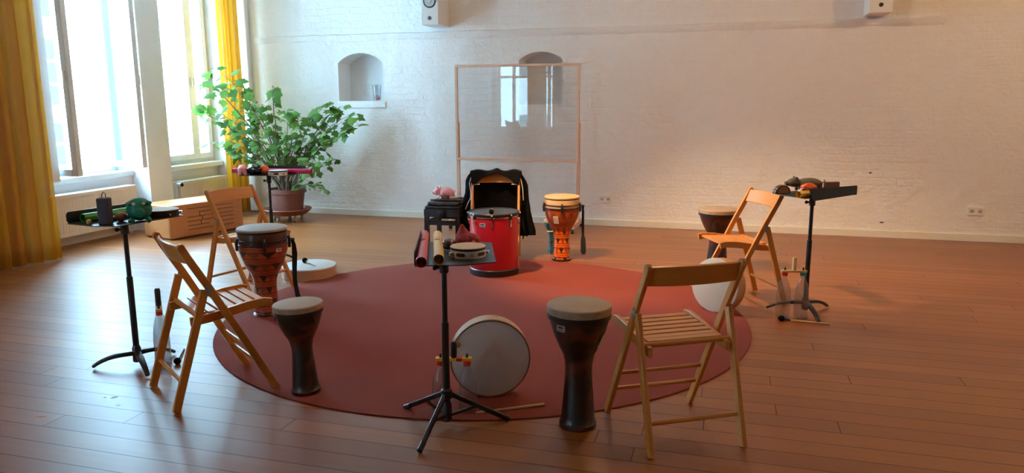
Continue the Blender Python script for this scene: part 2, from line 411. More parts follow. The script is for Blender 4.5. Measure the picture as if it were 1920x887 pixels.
# back wall with two arched niches (grid of quads around the openings)
def arch(x0, x1, z0, zs, za, n=12):
    xc, hw = (x0+x1)/2, (x1-x0)/2; h = za-zs
    Rr = (hw*hw+h*h)/(2*h); cz = za-Rr; a = math.asin(hw/Rr)
    return [(x0, z0)] + [(xc+Rr*math.sin(-a+2*a*k/n), cz+Rr*math.cos(-a+2*a*k/n)) for k in range(n+1)] + [(x1, z0)]
niches = [arch(-4.536, -3.944, 1.385, 1.83, 1.945), arch(-2.285, -1.787, 1.34, 1.83, 1.915)]
bm = bmesh.new()
def niche_wall(bm, niches, X0, X1, Z1, y, depth):
    # cells between niches as polygons, each niche split left/right at its crown
    xs = [X0]
    for nc in niches: xs += [nc[0][0], nc[-1][0]]
    xs.append(X1)
    def face(pts): 
        bm.faces.new([bm.verts.new((a, y, b)) for a, b in pts])
    for i in range(0, len(xs), 2): face([(xs[i], 0), (xs[i+1], 0), (xs[i+1], Z1), (xs[i], Z1)])
    for nc in niches:
        x0, z0 = nc[0]; x1 = nc[-1][0]
        face([(x0, 0), (x1, 0), (x1, z0), (x0, z0)])
        pts = nc[1:-1]
        for k in range(len(pts)-1):
            face([pts[k], pts[k+1], (pts[k+1][0], Z1), (pts[k][0], Z1)])
        loop = nc + [nc[0]]
        for k in range(len(loop)-1):
            a, b = loop[k], loop[k+1]
            bm.faces.new([bm.verts.new(q) for q in ((a[0], y, a[1]), (b[0], y, b[1]), (b[0], y+depth, b[1]), (a[0], y+depth, a[1]))])
        bm.faces.new([bm.verts.new((a, y+depth, b)) for a, b in nc])
    for q in ([(X0, y, 0), (X0, y+.5, 0), (X0, y+.5, Z1), (X0, y, Z1)], [(X0, y+.5, 0), (X1, y+.5, 0), (X1, y+.5, Z1), (X0, y+.5, Z1)]):
        bm.faces.new([bm.verts.new(p) for p in q])
niche_wall(bm, niches, -6.7, XR+.25, ZC, YB, .30)
bmesh.ops.remove_doubles(bm, verts=bm.verts, dist=1e-5)
bmesh.ops.recalc_face_normals(bm, faces=bm.faces)
me = bpy.data.meshes.new('wall_back'); bm.to_mesh(me); bm.free(); me.materials.append(M['wall'])
wb = bpy.data.objects.new('wall_back', me); COL.objects.link(wb); struct(wb)

# slightly proud rough course of plaster (the ledge line)
def rough_strip(x0, x1, z0, z1, y, t, n=90):
    mb = MB(); top = []; bot = []
    for k in range(n+1):
        x = x0+(x1-x0)*k/n
        top.append((x, z1+.012*noise.noise((x*3, 1, 0))+.006*noise.noise((x*13, 4, 0)))); bot.append((x, z0+.02*noise.noise((x*4, 9, 0))+.01*noise.noise((x*15, 2, 0))))
    vs = []; fs = []
    for (a, b) in zip(top, bot):
        tt = t*(1+.5*noise.noise((a[0]*5, 7, 1)))
        vs += [(a[0], y+.002, a[1]), (a[0], y-tt, a[1]-.012), (b[0], y-tt*.7, b[1]+.012), (b[0], y+.002, b[1]-.012)]
    for k in range(n):
        for j in range(3):
            fs.append((k*4+j, k*4+4+j, k*4+5+j, k*4+1+j))
    mb.add(vs, fs)
    return mb
struct(rough_strip(-5.66, 1.93, 2.09, 2.165, YB, .02).build('trim_1', M['wall']))
struct(MB().box(-5.97, -5.72, YB-.07, YB, 0, ZC).build('trim_2', M['plaster'], bevel=.02))
struct(MB().box(-4.56, -3.92, YB-.012, YB+.02, 1.30, 1.384).build('trim_3', M['wall'], bevel=.008))
struct(MB().box(-5.72, XR, YB-.018, YB, 0, .075).build('baseboard_back', M['base'], bevel=.006))
struct(MB().box(XR-.018, XR, YR, YB-.02, 0, .075).build('baseboard_right', M['base'], bevel=.006))

# window wall, recesses and piers
openings = [(6.96, 8.05), (5.50, 6.62)]
w = MB()
w.box(XW-.2, XW+.0, YR, YB, 0, SILL-.06)                     # thin outer wall under the windows
w.box(XW-.2, XL, YR, YB, HEAD, ZC)                           # lintel
prev = YB
for (a, b) in openings:
    w.box(XW-.2, XL, b, prev, 0, HEAD); prev = a
    w.box(XW-.02, XN, a, b, 0, SILL-.06)
w.box(XW-.2, XL, YR, prev-.22, 0, HEAD); w.box(XW-.2, XL, prev-.22, prev, SILL, HEAD); w.box(XW-.2, XN, prev-.22, prev, 0, SILL)
struct(w.build('wall_left', M['plaster']))
struct(MB().box(XL, XL+.012, 6.62, 6.96, 0, .07).build('baseboard_left', M['white'], bevel=.004))

def sash(mb_frame, mb_glass, W_, H_, Mx, st=.065, t=.058):
    # local: x along width from hinge, z up, y thickness
    mb_frame.box(0, st, -t/2, t/2, 0, H_, Mx).box(W_-st, W_, -t/2, t/2, 0, H_, Mx)
    mb_frame.box(st, W_-st, -t/2, t/2, 0, .065, Mx).box(st, W_-st, -t/2, t/2, H_-.06, H_, Mx)
    mb_glass.box(st, W_-st, -.002, .002, .06, H_-.055, Mx)
def window(idx, a, b, left_open=0, right_open=0, mull=None, xw=XW):
    root = bpy.data.objects.new('window_%d' % idx, None); COL.objects.link(root); struct(root)
    root.location = (xw, a, SILL)
    W_, H_ = b-a, HEAD-SILL
    f = MB()
    f.box(-.04, .04, 0, .05, 0, H_).box(-.04, .04, W_-.05, W_, 0, H_).box(-.04, .04, .05, W_-.05, 0, .05).box(-.04, .04, .05, W_-.05, H_-.05, H_)
    f.build('window_frame', M['wframe'], root, bevel=.004)
    MB().box(XW-xw-.02, XN-xw+(.03 if xw == XW else .09), .002, W_-.002, -.06, 0).build('window_sill', M['white'], root, bevel=.008)
    mid = (mull if mull else W_/2)
    for side in (0, 1):
        ang = (left_open, right_open)[side]
        wd = (mid-.045) if side == 0 else (W_-mid-.045)
        # hinge at y=.045 (left) or W-.045 (right); local x runs from the hinge
        if side == 0: Mx = TR((.045, .05, .045), PI/2-ang)
        else: Mx = TR((.045, W_-.05, .045), -PI/2+ang)
        fr = MB(); gl = MB(); sash(fr, gl, wd, H_-.09, Mx)
        so = fr.build('sash', M['wframe'], root, bevel=.004)
        gl.build('pane', M['glass'], so)
        hz = 1.0
        h = MB(); hs = -1 if side == 0 else 1
        h.tube([(wd-.025, hs*.02, hz-.045), (wd-.025, hs*.05, hz-.045), ], .008, 8, M=Mx)
        h.tube([(wd-.025, hs*.05, hz-.045), (wd-.025, hs*.052, hz-.14)], .007, 8, M=Mx)
        h.box(wd-.038, wd-.012, hs*.022-.004, hs*.022+.004, hz-.10, hz+.01, M=Mx)
        h.build('handle', M['chrome'], so)
    return root
window(1, *openings[1], left_open=R(88), right_open=R(84), mull=.62)
window(2, *openings[0], mull=.74, xw=-6.28)

# rear wall with two tall windows (seen only as reflections in the clear board)
w = MB(); rops = [(-5.85, -5.00), (-4.62, -4.34)]
prevx = XW-.2
for (a, b) in rops:
    w.box(prevx, a, YR-.3, YR, 0, ZC); w.box(a, b, YR-.3, YR, 0, SILL); w.box(a, b, YR-.3, YR, HEAD, ZC); prevx = b
w.box(prevx, XR+.25, YR-.3, YR, 0, ZC)
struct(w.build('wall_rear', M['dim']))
for i, (a, b) in enumerate(rops):
    root = bpy.data.objects.new('window_%d' % (3+i), None); COL.objects.link(root); struct(root); root.location = (a, YR-.15, SILL)
    W_, H_ = b-a, HEAD-SILL; f = MB()
    for x0, x1 in ((0, .06), (W_/2-.04, W_/2+.04), (W_-.06, W_)): f.box(x0, x1, -.03, .03, 0, H_)
    for z0, z1 in ((0, .06), (1.3, 1.36), (H_-.06, H_)): f.box(.06, W_-.06, -.03, .03, z0, z1)
    f.build('window_frame', M['wframe'], root, bevel=.004)
    MB().box(.05, W_-.05, -.002, .002, .05, H_-.05).build('pane', M['glass'], root)

# far facade across the street
fx = -17.5
fac = thing('building', 'pale facade across the street seen through the windows', 'building', (fx, 14, -3))
MB().box(-1, 0, -16, 16, 0, 11).build('facade_wall', M['facade'], fac)
for yc in (10.6, 15.9, 19.0, 22.2, 25.2, 28.0):
    for z0 in (-.9, 1.3, 3.6, 5.9):
        wnd = MB(); y0 = yc-14-.42; zz = z0+3
        for a in (0, .46):
            for c in (0, .60, 1.2): wnd.box(0, .05, y0+a, y0+a+.40, zz+c, zz+c+.52)
        wnd.build('window', M['facwin'], fac)
ct = thing('building', 'grey courtyard facade outside the rear windows', 'building', (-5, -8.5, -3))
MB().box(-7, 5, -.4, 0, 0, 12).build('facade_wall', mat('grey_courtyard_render', (.68, .72, .75), .8), ct)
for i in range(4):
    for j in range(3):
        MB().box(-4+i*2.3, -3+i*2.3, 0, .04, 2.2+j*3, 3.9+j*3).build('window', M['facwin'], ct)

# ------------------------------------------------------------------ rug
rug_c = (-1.488, 4.518)
tag(MB().lathe([(0, 0), (1.668, 0), (1.676, .003), (1.674, .007), (1.66, .009), (0, .009)], 128).build('round_rug', M['rug'], loc=(*rug_c, 0)),
    'large round red carpet in the middle of the plank floor', 'rug')
RZ = .009

# floor marks
mk = MB()
def blob(mb, x, y, a, b, rz, z=.0006, n=14):
    pts = [(math.cos(2*PI*k/n)*a*(1+.35*noise.noise((x*9+k, y*5, 0))), math.sin(2*PI*k/n)*b*(1+.35*noise.noise((y*7, k*1.3, 1)))) for k in range(n)]
    mb.prism(pts, 0, z, TR((x, y, 0), rz))
blob(mk, -2.903, 2.435, .022, .008, .3); blob(mk, -2.94, 2.33, .012, .006, .5); blob(mk, -2.985, 2.31, .014, .006, 0); blob(mk, -2.995, 2.29, .012, .005, .3)
struct(mk.build('trim_4', M['stain_o']))
mk = MB(); blob(mk, -2.756, 2.704, .016, .012, .6); blob(mk, -2.80, 2.69, .006, .004, 0); blob(mk, -2.665, 2.63, .012, .004, .1)
struct(mk.build('trim_5', M['stain_w']))

# ------------------------------------------------------------------ folding chairs
def make_chair():
    t = thing('folding_chair', '', 'chair')
    hw = .203
    def rail(x):
        mb = MB(); P = [(x, -.162, .757), (x, -.133, .70), (x, -.050, .55), (x, .224, .018), (x, .233, 0)]
        mb.tube(P, 1, flat=(.020, .034), up=(0, 1, .45))
        mb.tube([(x-.010, -.158, .750), (x+.010, -.158, .750)], .0175, 16, cap=True)
        return mb
    for s in (-1, 1):
        rail(s*hw).build('leg', M['chair'], t, bevel=.003)
    for s in (-1, 1):
        mb = MB(); mb.tube([(s*hw, -.235, 0), (s*hw, -.071, .545)], 1, flat=(.020, .036), up=(0, 1, 0))
        l = mb.build('leg', M['chair'], t, bevel=.003)
        h = MB(); h.prism(arc(0, 0, .0145, 0, PI, 8)+[(-.0145, -.018), (-.010, -.034), (.010, -.034), (.0145, -.018)], -.0015, .0015, TR((s*(hw+.0115), -.058, .552), PI/2, PI/2, 0))
        for q in ((0, .008), (-.008, -.022), (.010, -.018)):
            h.tube([(s*(hw+.011), -.058+q[0], .552+q[1]), (s*(hw+.0155), -.058+q[0], .552+q[1])], .0038, 8)
        h.build('hinge', M['zinc'], t)
    # back slat, bowed backwards
    mb = MB(); n = 16; vs = []; fs = []
    for k in range(n+1):
        x = -.194+.388*k/n; q = 1-(x/.194)**2; y = -.028*q
        for (yy, zz) in ((-.128, .668), (-.162, .750+.004*q), (-.147, .754+.004*q), (-.113, .672)):
            vs.append((x, yy+y, zz))
    for k in range(n):
        for j in range(4): fs.append((k*4+j, k*4+(j+1) % 4, k*4+4+(j+1) % 4, k*4+4+j))
    fs += [(3, 2, 1, 0), tuple(n*4+j for j in range(4))]
    mb.add(vs, fs); mb.build('backrest', M['chair'], t, bevel=.003)
    # seat: two curved side bars and slats
    prof = [(-.135, .398), (-.06, .402), (.03, .414), (.13, .430), (.21, .434), (.245, .427)]
    for s in (-1, 1): MB().tube([(s*.171, y, z) for y, z in prof], 1, flat=(.018, .042), up=(0, 0, 1)).build('seat_rail', M['chair'], t, bevel=.003)
    sl = MB()
    for k in range(7):
        y = -.080+k*.0475
        z = .424 + .012*(k/6) + (.004 if k in (0,) else 0)
        sl.box(-.165, .165, y-.0195, y+.0195, z-.009, z+.005)
    sl.build('seat', M['chair'], t, bevel=.002)
    bar = MB(); bar.tube([(-hw+.008, -.100, .418), (hw-.008, -.100, .418)], .0115, 12)
    for (y, z, r) in ((.167, .135, .009), (.125, .222, .009), (-.193, .125, .0095)):
        st = MB(); st.tube([(-hw+.008, y, z), (hw-.008, y, z)], r, 10); st.build('stretcher', M['chair'], t)
    bar.build('stretcher', M['chair'], t)
    return t
chair0 = make_chair()
chairs = [
 ((-2.377, 2.943, .001), R(54.9-90), 'beech folding chair at front left beside the stand with the green pig toy'),
 ((-.178, 3.075, 0), R(120.4-90), 'beech folding chair at front right seen from behind, next to dark goblet drum'),
 ((-3.358, 4.64, .001), R(-12-90), 'beech folding chair behind the red patterned goblet drum on the left'),
 ((.122, 5.345, 0), R(206.5-90), 'beech folding chair at the right under the stand with the grey rubber pig'),
 ((-1.920, 6.13, .002), R(-76-90), 'beech folding chair behind the red drum with black jacket over its back')]
CH = []
for i, (l, rz, lab) in enumerate(chairs):
    c = chair0 if i == 0 else copy_tree(chair0)
    c.location = l; c.rotation_euler = (0, 0, rz); c['label'] = lab; c['group'] = 'folding chairs around the rug'; CH.append(c)

# ------------------------------------------------------------------ jacket over the middle chair
jk = thing('jacket', 'black zip jacket with white piping hung over the chair back behind red drum', 'jacket', (-1.905, 6.068, 0), R(-76-90))
def jpt(u, v):
    # u across -1..1, v 0 front edge .. 1 back hem (local frame of the chair: -y behind)
    au = abs(u)
    drop = .020+.085*min(1, max(0, (au-.25)/.55))**1.5
    zt = .772+.006*math.cos(u*9)+.012*math.exp(-(u+.05)**2*90)
    wid = .225
    if v < .15:
        k = v/.15; return (u*wid*(.92+.08*k), -.162-.03*k+.012, zt-drop*(1-k)-.0)
    if v < .25:
        k = (v-.15)/.10; return (u*wid, -.18-.075*k, zt+.008*math.sin(k*PI))
    k = (v-.25)/.75
    return (u*(wid+.055*k), -.258-.015*math.sin(k*3)-.008*math.cos(u*11+k*4), zt-.60*k+.012*math.cos(u*7)*k)
mb = MB(); nu, nv = 36, 40
vs = []; fs = []
for j in range(nv+1):
    for i in range(nu+1):
        p = Vector(jpt(-1+2*i/nu, j/nv)); n_ = noise.noise(p*14)*.008
        vs.append((p.x, p.y-n_*.7, p.z+n_*(.3 if j > 3 else .1)))
for j in range(nv):
    for i in range(nu): a = j*(nu+1)+i; fs.append((a, a+1, a+nu+2, a+nu+1))
mb.add(vs, fs); mb.build('body', M['cloth_black'], jk, solid=.008, ang=80)
for s in (-1, 1):
    mb = MB(); P = []; rr = []
    for k in range(15):
        q = k/14
        P.append((s*(.185+.095*q**.8+.006*math.sin(q*9)), -.225-.02*math.sin(q*5), .765-(.53 if s > 0 else .56)*q)); rr.append(.050+.006*q+.005*math.sin(q*15+s)-.02*max(0, 1-q*6))
    vs = []; fs = []; seg = 16
    for i, p in enumerate(P):
        for k in range(seg):
            a = 2*PI*k/seg; wv = 1+.12*math.sin(3*a+i*.9)
            vs.append((p[0]+rr[i]*1.15*wv*math.cos(a), p[1]+rr[i]*.6*wv*math.sin(a), p[2]))
    for i in range(14):
        for k in range(seg): fs.append((i*seg+k, i*seg+(k+1) % seg, (i+1)*seg+(k+1) % seg, (i+1)*seg+k))
    fs += [tuple(range(seg)), tuple(14*seg+k for k in range(seg))]
    mb.add(vs, fs); mb.build('sleeve', M['cloth_black'], jk, ang=80)
for s in (-1, 1):
    MB().tube([(s*.21, -.163, .675), (s*.185, -.158, .662), (s*.14, -.158, .664)], .005, 8).build('white_piping', M['whitecord'], jk)
    q = [(s*.215, -.178, .73), (s*.232, -.172, .67), (s*.222, -.170, .60), (s*.224, -.172, .54), (s*.25, -.175, .49), (s*.27, -.178, .44)]
    if s < 0: q = [(s*.205, -.178, .74), (s*.225, -.172, .69), (s*.238, -.170, .62), (s*.242, -.17, .52)]
    MB().tube(q, .0035, 8).build('zip_edge', M['whitecord'], jk)
MB().tube([(-.24, -.25, .24), (-.245, -.25, .20), (-.235, -.25, .155)], [.014, .008, .003], 8).build('drawcord', M['cloth_black'], jk)

# ------------------------------------------------------------------ music stands with flat desks
def crown_badge(parent, r, z, ang, w_=.045, h_=.026, words='REMO'):
    """small silver badge following a cylinder of radius r, at height z"""
    M_ = TR((r*math.cos(ang), r*math.sin(ang), z), ang+PI/2, PI/2)
    b = MB().prism(rrect(-w_/2, w_/2, -h_/2, h_/2, .004), -.003, .0012, M_).build('badge', M['silver'], parent)
    cr = [(-.3, .02), (-.42, .36), (-.22, .2), (-.14, .42), (0, .22), (.14, .42), (.22, .2), (.42, .36), (.3, .02)]
    MB().prism([(a*w_, q*h_) for a, q in cr], .0012, .0018, M_).build('crown_mark', M['ink'], b)
    cu = bpy.data.curves.new('lettering', 'FONT'); cu.body = words; cu.size = h_*.46; cu.align_x = 'CENTER'; cu.extrude = .0003
    tmp = bpy.data.objects.new('lettering', cu); COL.objects.link(tmp)
    dg = bpy.context.evaluated_depsgraph_get(); me = bpy.data.meshes.new_from_object(tmp.evaluated_get(dg))
    bpy.data.objects.remove(tmp)
    me.transform(M_ @ Matrix.Translation((0, -h_*.42, .0016))); me.materials.clear(); me.materials.append(M['ink'])
    o = bpy.data.objects.new('lettering', me); COL.objects.link(o); o.parent = b
    return b

def desk_parts(t, z, ang, cx, cy, L=.48, W=.31, side=1, tilt=(0, 0), lipcut=False):
    """flat desk; local x along the long lip edge, lip on +y*side"""
    Mx = TR((cx, cy, z), ang) @ Euler((tilt[0], tilt[1], 0)).to_matrix().to_4x4()
    hl, hw = L/2, W/2
    poly = [(-hl, side*hw), (-hl, -side*hw*.25), (-hl+.045, -side*hw), (hl-.045, -side*hw), (hl, -side*hw*.25), (hl, side*hw)]
    if side < 0: poly = poly[::-1]
    d = MB().prism(poly, -.002, .002, Mx).build('desk', M['desk'], t)
    # crease ribs on the desk top
    lp = rrect(-hl, hl, 0, .058, .018) if not lipcut else [(-hl+.07, -.02), (hl, 0), (hl, .052), (hl-.008, .058), (-hl+.03, .058), (-hl+.05, .02)]
    Ml = Mx @ TR((0, side*hw, .0), 0, PI/2)
    MB().prism(lp, -.0018, .0018, Ml).build('lip', M['desk'], d)
    return Mx
def curved_base(t, angs, r, z_hub=.055):
    for a in angs:
        P = []; rr = []
        for k in range(9):
            q = k/8; rad = .012+q*(r-.006)
            P.append((rad*math.cos(a), rad*math.sin(a), .075-.018*q-.045*q*q*q)); rr.append(1.0-.35*q)
        mb = MB(); mb.tube(P, rr, flat=(.036, .026), up=(0, 0, 1))
        l = mb.build('leg', M['blackmetal'], t, bevel=.006, segs=3)
def pole(t, z, lean=(0, 0), r=.0125, z0=.04):
    MB().tube([(0, 0, z0), (0, 0, z*.62)], r*1.25, 16).build('outer_tube', M['blackmetal'], t)
    MB().tube([(0, 0, z*.6), (lean[0], lean[1], z-.002)], r*.95, 16).build('inner_tube', M['blackmetal'], t)
    MB().lathe([(r*1.3, z0-.015), (r*1.75, z0-.01), (r*1.75, z0+.06), (r*1.3, z0+.075)], 16).build('hub', M['blackmetal'], t)
    mb = MB().lathe([(r*1.3, z-.075), (r*1.6, z-.07), (r*1.5, z-.02), (r*1.9, z-.006), (r*1.9, z-.002)], 16)
    mb.tube([(0, 0, z-.05), (-.03, -.012, z-.052)], .006, 8); mb.ball((-.036, -.014, z-.052), .011, 10, 8)
    mb.box(-.05, .05, -.04, .04, z-.006, z-.002)
    mb.build('clamp', M['black'], t)

def stand(loc, zt, ang, dc, label, legs, r, side, curved=True, tilt=(0, 0), L=.48, W=.31, lipcut=False):
    t = thing('music_stand', label, 'music stand', (loc[0], loc[1], loc[2]), 0, 'music stands used as instrument trays')
    if curved: curved_base(t, legs, r)
    pole(t, zt, lean=(0, 0))
    desk_parts(t, zt, ang, dc[0]-loc[0], dc[1]-loc[1], L, W, side, tilt, lipcut)
    return t
stand((-2.970, 3.088, 0), .79, R(81), (-2.955, 3.12), 'black music stand at left, flat desk carrying the green pig ball', [R(-152), R(-36), R(76)], .215, 1)
stand((-3.735, 5.50, 0), .775, R(11), (-3.755, 5.54), 'black music stand in front of the potted plant, carrying the magenta tube', [R(-40), R(-160), R(80)], .22, 1)
stand((.536, 5.093, 0), .79, R(42), (.53, 5.105), 'black music stand at right, tray lip facing the camera', [R(172), R(49), R(-75)], .236, -1, lipcut=True, L=.45)
t = stand((-1.113, 2.833, 0), .755, R(110), (-1.083, 2.900), 'black tripod music stand at front centre holding the red and yellow tubes', [], 0, 1, curved=False, L=.5, W=.318)
for a in (R(155), R(-93), R(26)):
    e = Vector((math.cos(a), math.sin(a), 0))
    l = MB().tube([e*.02+Vector((0, 0, .145)), e*.262+Vector((0, 0, .016))], 1, flat=(.017, .022), up=(0, 0, 1)).build('leg', M['blackmetal'], t, bevel=.004)
    MB().tube([e*.235+Vector((0, 0, .030)), e*.272+Vector((0, 0, .0115))], .0125, 12).build('rubber_foot', M['black'], l)
    MB().tube([e*.015+Vector((0, 0, .05)), e*.135+Vector((0, 0, .083))], 1, flat=(.010, .012), up=(0, 0, 1)).build('brace', M['blackmetal'], t, bevel=.002)
MB().lathe([(.014, .125), (.024, .13), (.024, .165), (.015, .175)], 16).build('collar', M['black'], t)
MB().lathe([(.02, .035), (.021, .04), (.019, .075), (.014, .08)], 16).build('collar', M['black'], t)

# ------------------------------------------------------------------ small instruments
def Pt(cx, cy, z): return (cx, cy, z)
def hollow_tube(name, label, a, b, r, m, cat='tube', mark=False, group='coloured sound tubes'):
    a, b = Vector(a), Vector(b); d = b-a; L = d.length; q = d.to_track_quat('Z', 'Y').to_matrix().to_4x4()
    t = thing(name, label, cat, a, 0, group)
    MB().shell([(r, 0), (r, L), (r-.0022, L), (r-.0022, .0)], 28, q).build('tube_wall', m, t)
    if mark:
        Mk = q @ TR((0, 0, L*.62)) 
        ring = MB(); n = 24
        up = (q.to_3x3().inverted() @ Vector((0, -.35, 1))); a0 = math.atan2(up.y, up.x)
        def onsurf(uu, vv, rr): return ((rr+.0006)*math.cos(a0+uu/r), (rr+.0006)*math.sin(a0+uu/r), vv)
        ring.tube([onsurf(.012*math.cos(2*PI*k/n), .022*math.sin(2*PI*k/n), r+.0003) for k in range(n+1)], .0007, 4, cap=False, M=Mk)
        for k in range(3): ring.tube([onsurf(-.008+.001*k, -.006-.006*k, r+.0003), onsurf(.008-.002*k, -.006-.006*k, r+.0003)], .0009, 4, M=Mk)
        ring.build('printed_mark', M['ink'], t)
    return t
zc = .755+.002
hollow_tube('sound_tube', 'red plastic tube at the left edge of the front centre tray', (-1.104, 2.575, zc+.0225), (-1.325, 3.135, zc+.0225), .022, M['redtube'], mark=True)
hollow_tube('sound_tube', 'yellow plastic tube beside the red one on the front tray', (-1.058, 2.64, zc+.0225), (-1.262, 3.14, zc+.0225), .0215, M['yellowtube'], mark=True)
zl = .79+.002
hollow_tube('sound_tube', 'green plastic tube lying behind the charcoal shaker on left tray', (-3.088, 2.95, zl+.022), (-3.033, 3.33, zl+.022), .0215, M['greentube'])
zb = .775+.002
hollow_tube('sound_tube', 'magenta plastic tube along the tray in front of the plant', (-4.085, 5.50, zb+.022), (-3.39, 5.61, zb+.022), .022, M['magenta'])
zr = .79+.002
hollow_tube('sound_tube', 'amber yellow tube sticking out of the right tray', (.43, 4.865, zr+.018), (.71, 5.115, zr+.018), .022, M['orangetube'])

def tambourine(label, loc, r, h, shell, band, skin, rz=0, slots=5, name='tambourine'):
    t = thing(name, label, 'tambourine', loc, rz, 'tambourines')
    MB().shell([(r, 0), (r, h*.78), (r-.008, h*.78), (r-.008, 0)], 48).build('hoop', shell, t)
    MB().lathe([(r+.0012, h*.72), (r+.0016, h*.92), (r-.002, h*.93), (r-.002, h*.72)], 48).build('band', band, t)
    MB().lathe([(0, h), (r*.9, h), (r*.985, h*.985), (r, h*.93), (r-.003, h*.90), (0, h*.90)], 48).build('drumhead', skin, t)
    for k in range(slots):
        a = 2*PI*k/slots
        s = MB(); s.prism(rrect(-.019, .019, -h*.17, h*.17, h*.12), -.0015, .0012, TR((r*math.cos(a), r*math.sin(a), h*.38), a+PI/2, PI/2))
        so = s.build('jingle_slot', M['darkwood'], t)
        b = a+PI/slots
        j = MB()
        for q in (-1, 1): j.lathe([(0, -.0007), (.008, -.0007), (.011, q*.0015), (0, .0012)], 16, TR(((r+.006)*math.cos(b), (r+.006)*math.sin(b), h*.4+q*.003)))
        j.tube([((r-.004)*math.cos(b), (r-.004)*math.sin(b), h*.4), ((r+.012)*math.cos(b), (r+.012)*math.sin(b), h*.4)], .0042, 8)
        j.build('jingle', M['chrome'], t)
    return t
tambourine('white tambourine with cream skin on the front centre tray', (-1.010, 2.845, zc), .073, .043, M['white'], M['black'], M['skin'], R(-95))
tambourine('black tambourine with pale skin at the right end of left tray', (-2.870, 3.245, zl), .085, .036, M['black'], M['black'], M['skin_white'], R(-60))
tambourine('small white tambourine with black band beside the orange', (-3.615, 5.462, zb), .078, .042, M['white'], M['black'], M['skin_white'], R(-70), slots=4)
tambourine('cream rimmed hand drum half hidden behind the pink pig on stool', (-2.365, 6.34, .502), .062, .026, M['drumwood'], M['skin'], M['skin_white'])

def pig(label, loc, rz, L, m, group=None, name='toy_pig', headdown=False):
    t = thing(name, label, 'toy', loc, rz, group)
    s = L/.18
    body = MB().ball((0, 0, .052*s), .05*s, 24, 16, sc=(1.35, .92, .88))
    for (x, y) in ((.045, .026), (.045, -.026), (-.045, .026), (-.045, -.026)):
        body.tube([(x*s, y*s, .035*s), (x*s*1.05, y*s*1.1, .0)], [.017*s, .013*s], 12)
    body.build('body', m, t)
    hd = MB().ball((.075*s, 0, .062*s), .034*s, 20, 12)
    hd.tube([(.085*s, 0, .056*s), (.117*s, 0, .052*s)], [.022*s, .0165*s], 16)
    ho = hd.build('head', m, t)
    for q in (-1, 1):
        MB().tube([(.065*s, q*.020*s, .083*s), (.070*s, q*.030*s, .106*s)], [.014*s, .003*s], 8).build('ear', m, t)
        MB().ball((.098*s, q*.016*s, .075*s), .0035*s, 8, 6).build('eye', M['ink'], ho)
    MB().tube([(-.064*s, 0, .06*s), (-.078*s, .004*s, .07*s), (-.075*s, -.006*s, .08*s)], .004*s, 6).build('tail', m, t)
    return t
pig('pink rubber pig on the tray in front of the plant', (-3.930, 5.415, zb), R(125), .15, M['pinktoy'], 'pink rubber pigs')
pig('pink rubber pig lying on the black stool', (-2.445, 6.33, .502), R(182), .20, M['pinktoy'], 'pink rubber pigs')
pig('long grey rubber pig on the right tray', (.525, 5.26, zr), R(192), .215, M['greytoy']).scale = (1.1, .9, .74)

# green pig ball
t = thing('toy_pig_ball', 'round green rubber pig ball with white eyes on left tray', 'toy', (-2.855, 3.075, zl), R(-48))
MB().ball((0, 0, .060), .060, 28, 18, sc=(1, 1, .98)).build('body', M['greentoy'], t)
MB().tube([(.052, 0, .050), (.078, 0, .045)], [.026, .021], 18).build('snout', M['greentoy'], t)
for q in (-1, 1):
    MB().tube([(.035, q*.042, .092), (.050, q*.052, .094), (.058, q*.050, .076)], [.014, .009, .002], 8).build('ear', M['greentoy'], t)
    e = MB().lathe([(0, 0), (.0075, 0), (.0065, .002), (0, .003)], 14, TR((.0515, q*.023, .093), 0, 0, R(58))).build('eye', M['whitecord'], t)
    MB().lathe([(0, 0), (.003, 0), (0, .0012)], 10, TR((.0535, q*.023, .0945), 0, 0, R(58))).build('pupil', M['ink'], e)
    MB().tube([(.035, q*.035, .012), (.045, q*.045, 0)], [.016, .012], 10).build('foot', M['greentoy'], t)

# charcoal shaker with cord loop
t = thing('shaker_block', 'tall charcoal cloth-covered shaker with a cord loop on left tray', 'shaker', (-2.932, 2.935, zl), R(20))
MB().prism(rrect(-.029, .029, -.025, .025, .010), 0, .132).build('body', M['charcoal'], t, bevel=.006)
MB().tube([(-.008, 0, .129), (-.008, 0, .145), (.002, 0, .160), (.010, 0, .153), (.010, 0, .129)], .0022, 8).build('cord_loop', M['charcoal'], t)
tag(MB().ball((0, 0, .024), .024, 20, 14, sc=(1.2, 1, 1)).build('egg_shaker', mat('egg_wood', (.30, .15, .085), .45), loc=(-2.925, 3.025, zl), rot=(0, 0, R(70))), 'brown wooden egg shaker next to the green pig ball', 'shaker')
tag(MB().ball((0, 0, .0135), .0135, 16, 10).build('wooden_bead', M['stickwood'], loc=(-3.005, 2.905, zl)), 'small tan wooden ball at the left end of left tray', 'ball')
t = thing('claves', 'dark wooden stick behind the egg shaker on left tray', 'stick', (-2.99, 3.02, zl+.012), 0)
MB().tube([(0, 0, 0), (.02, .20, 0)], .0115, 14).build('rod', M['darkwood'], t)
t = thing('glass_strip', 'thin clear ruler-like strip under the green tube', 'strip', (-3.03, 2.97, zl), R(75))
MB().box(0, .10, -.008, .008, 0, .003).build('strip_body', M['pet'], t)

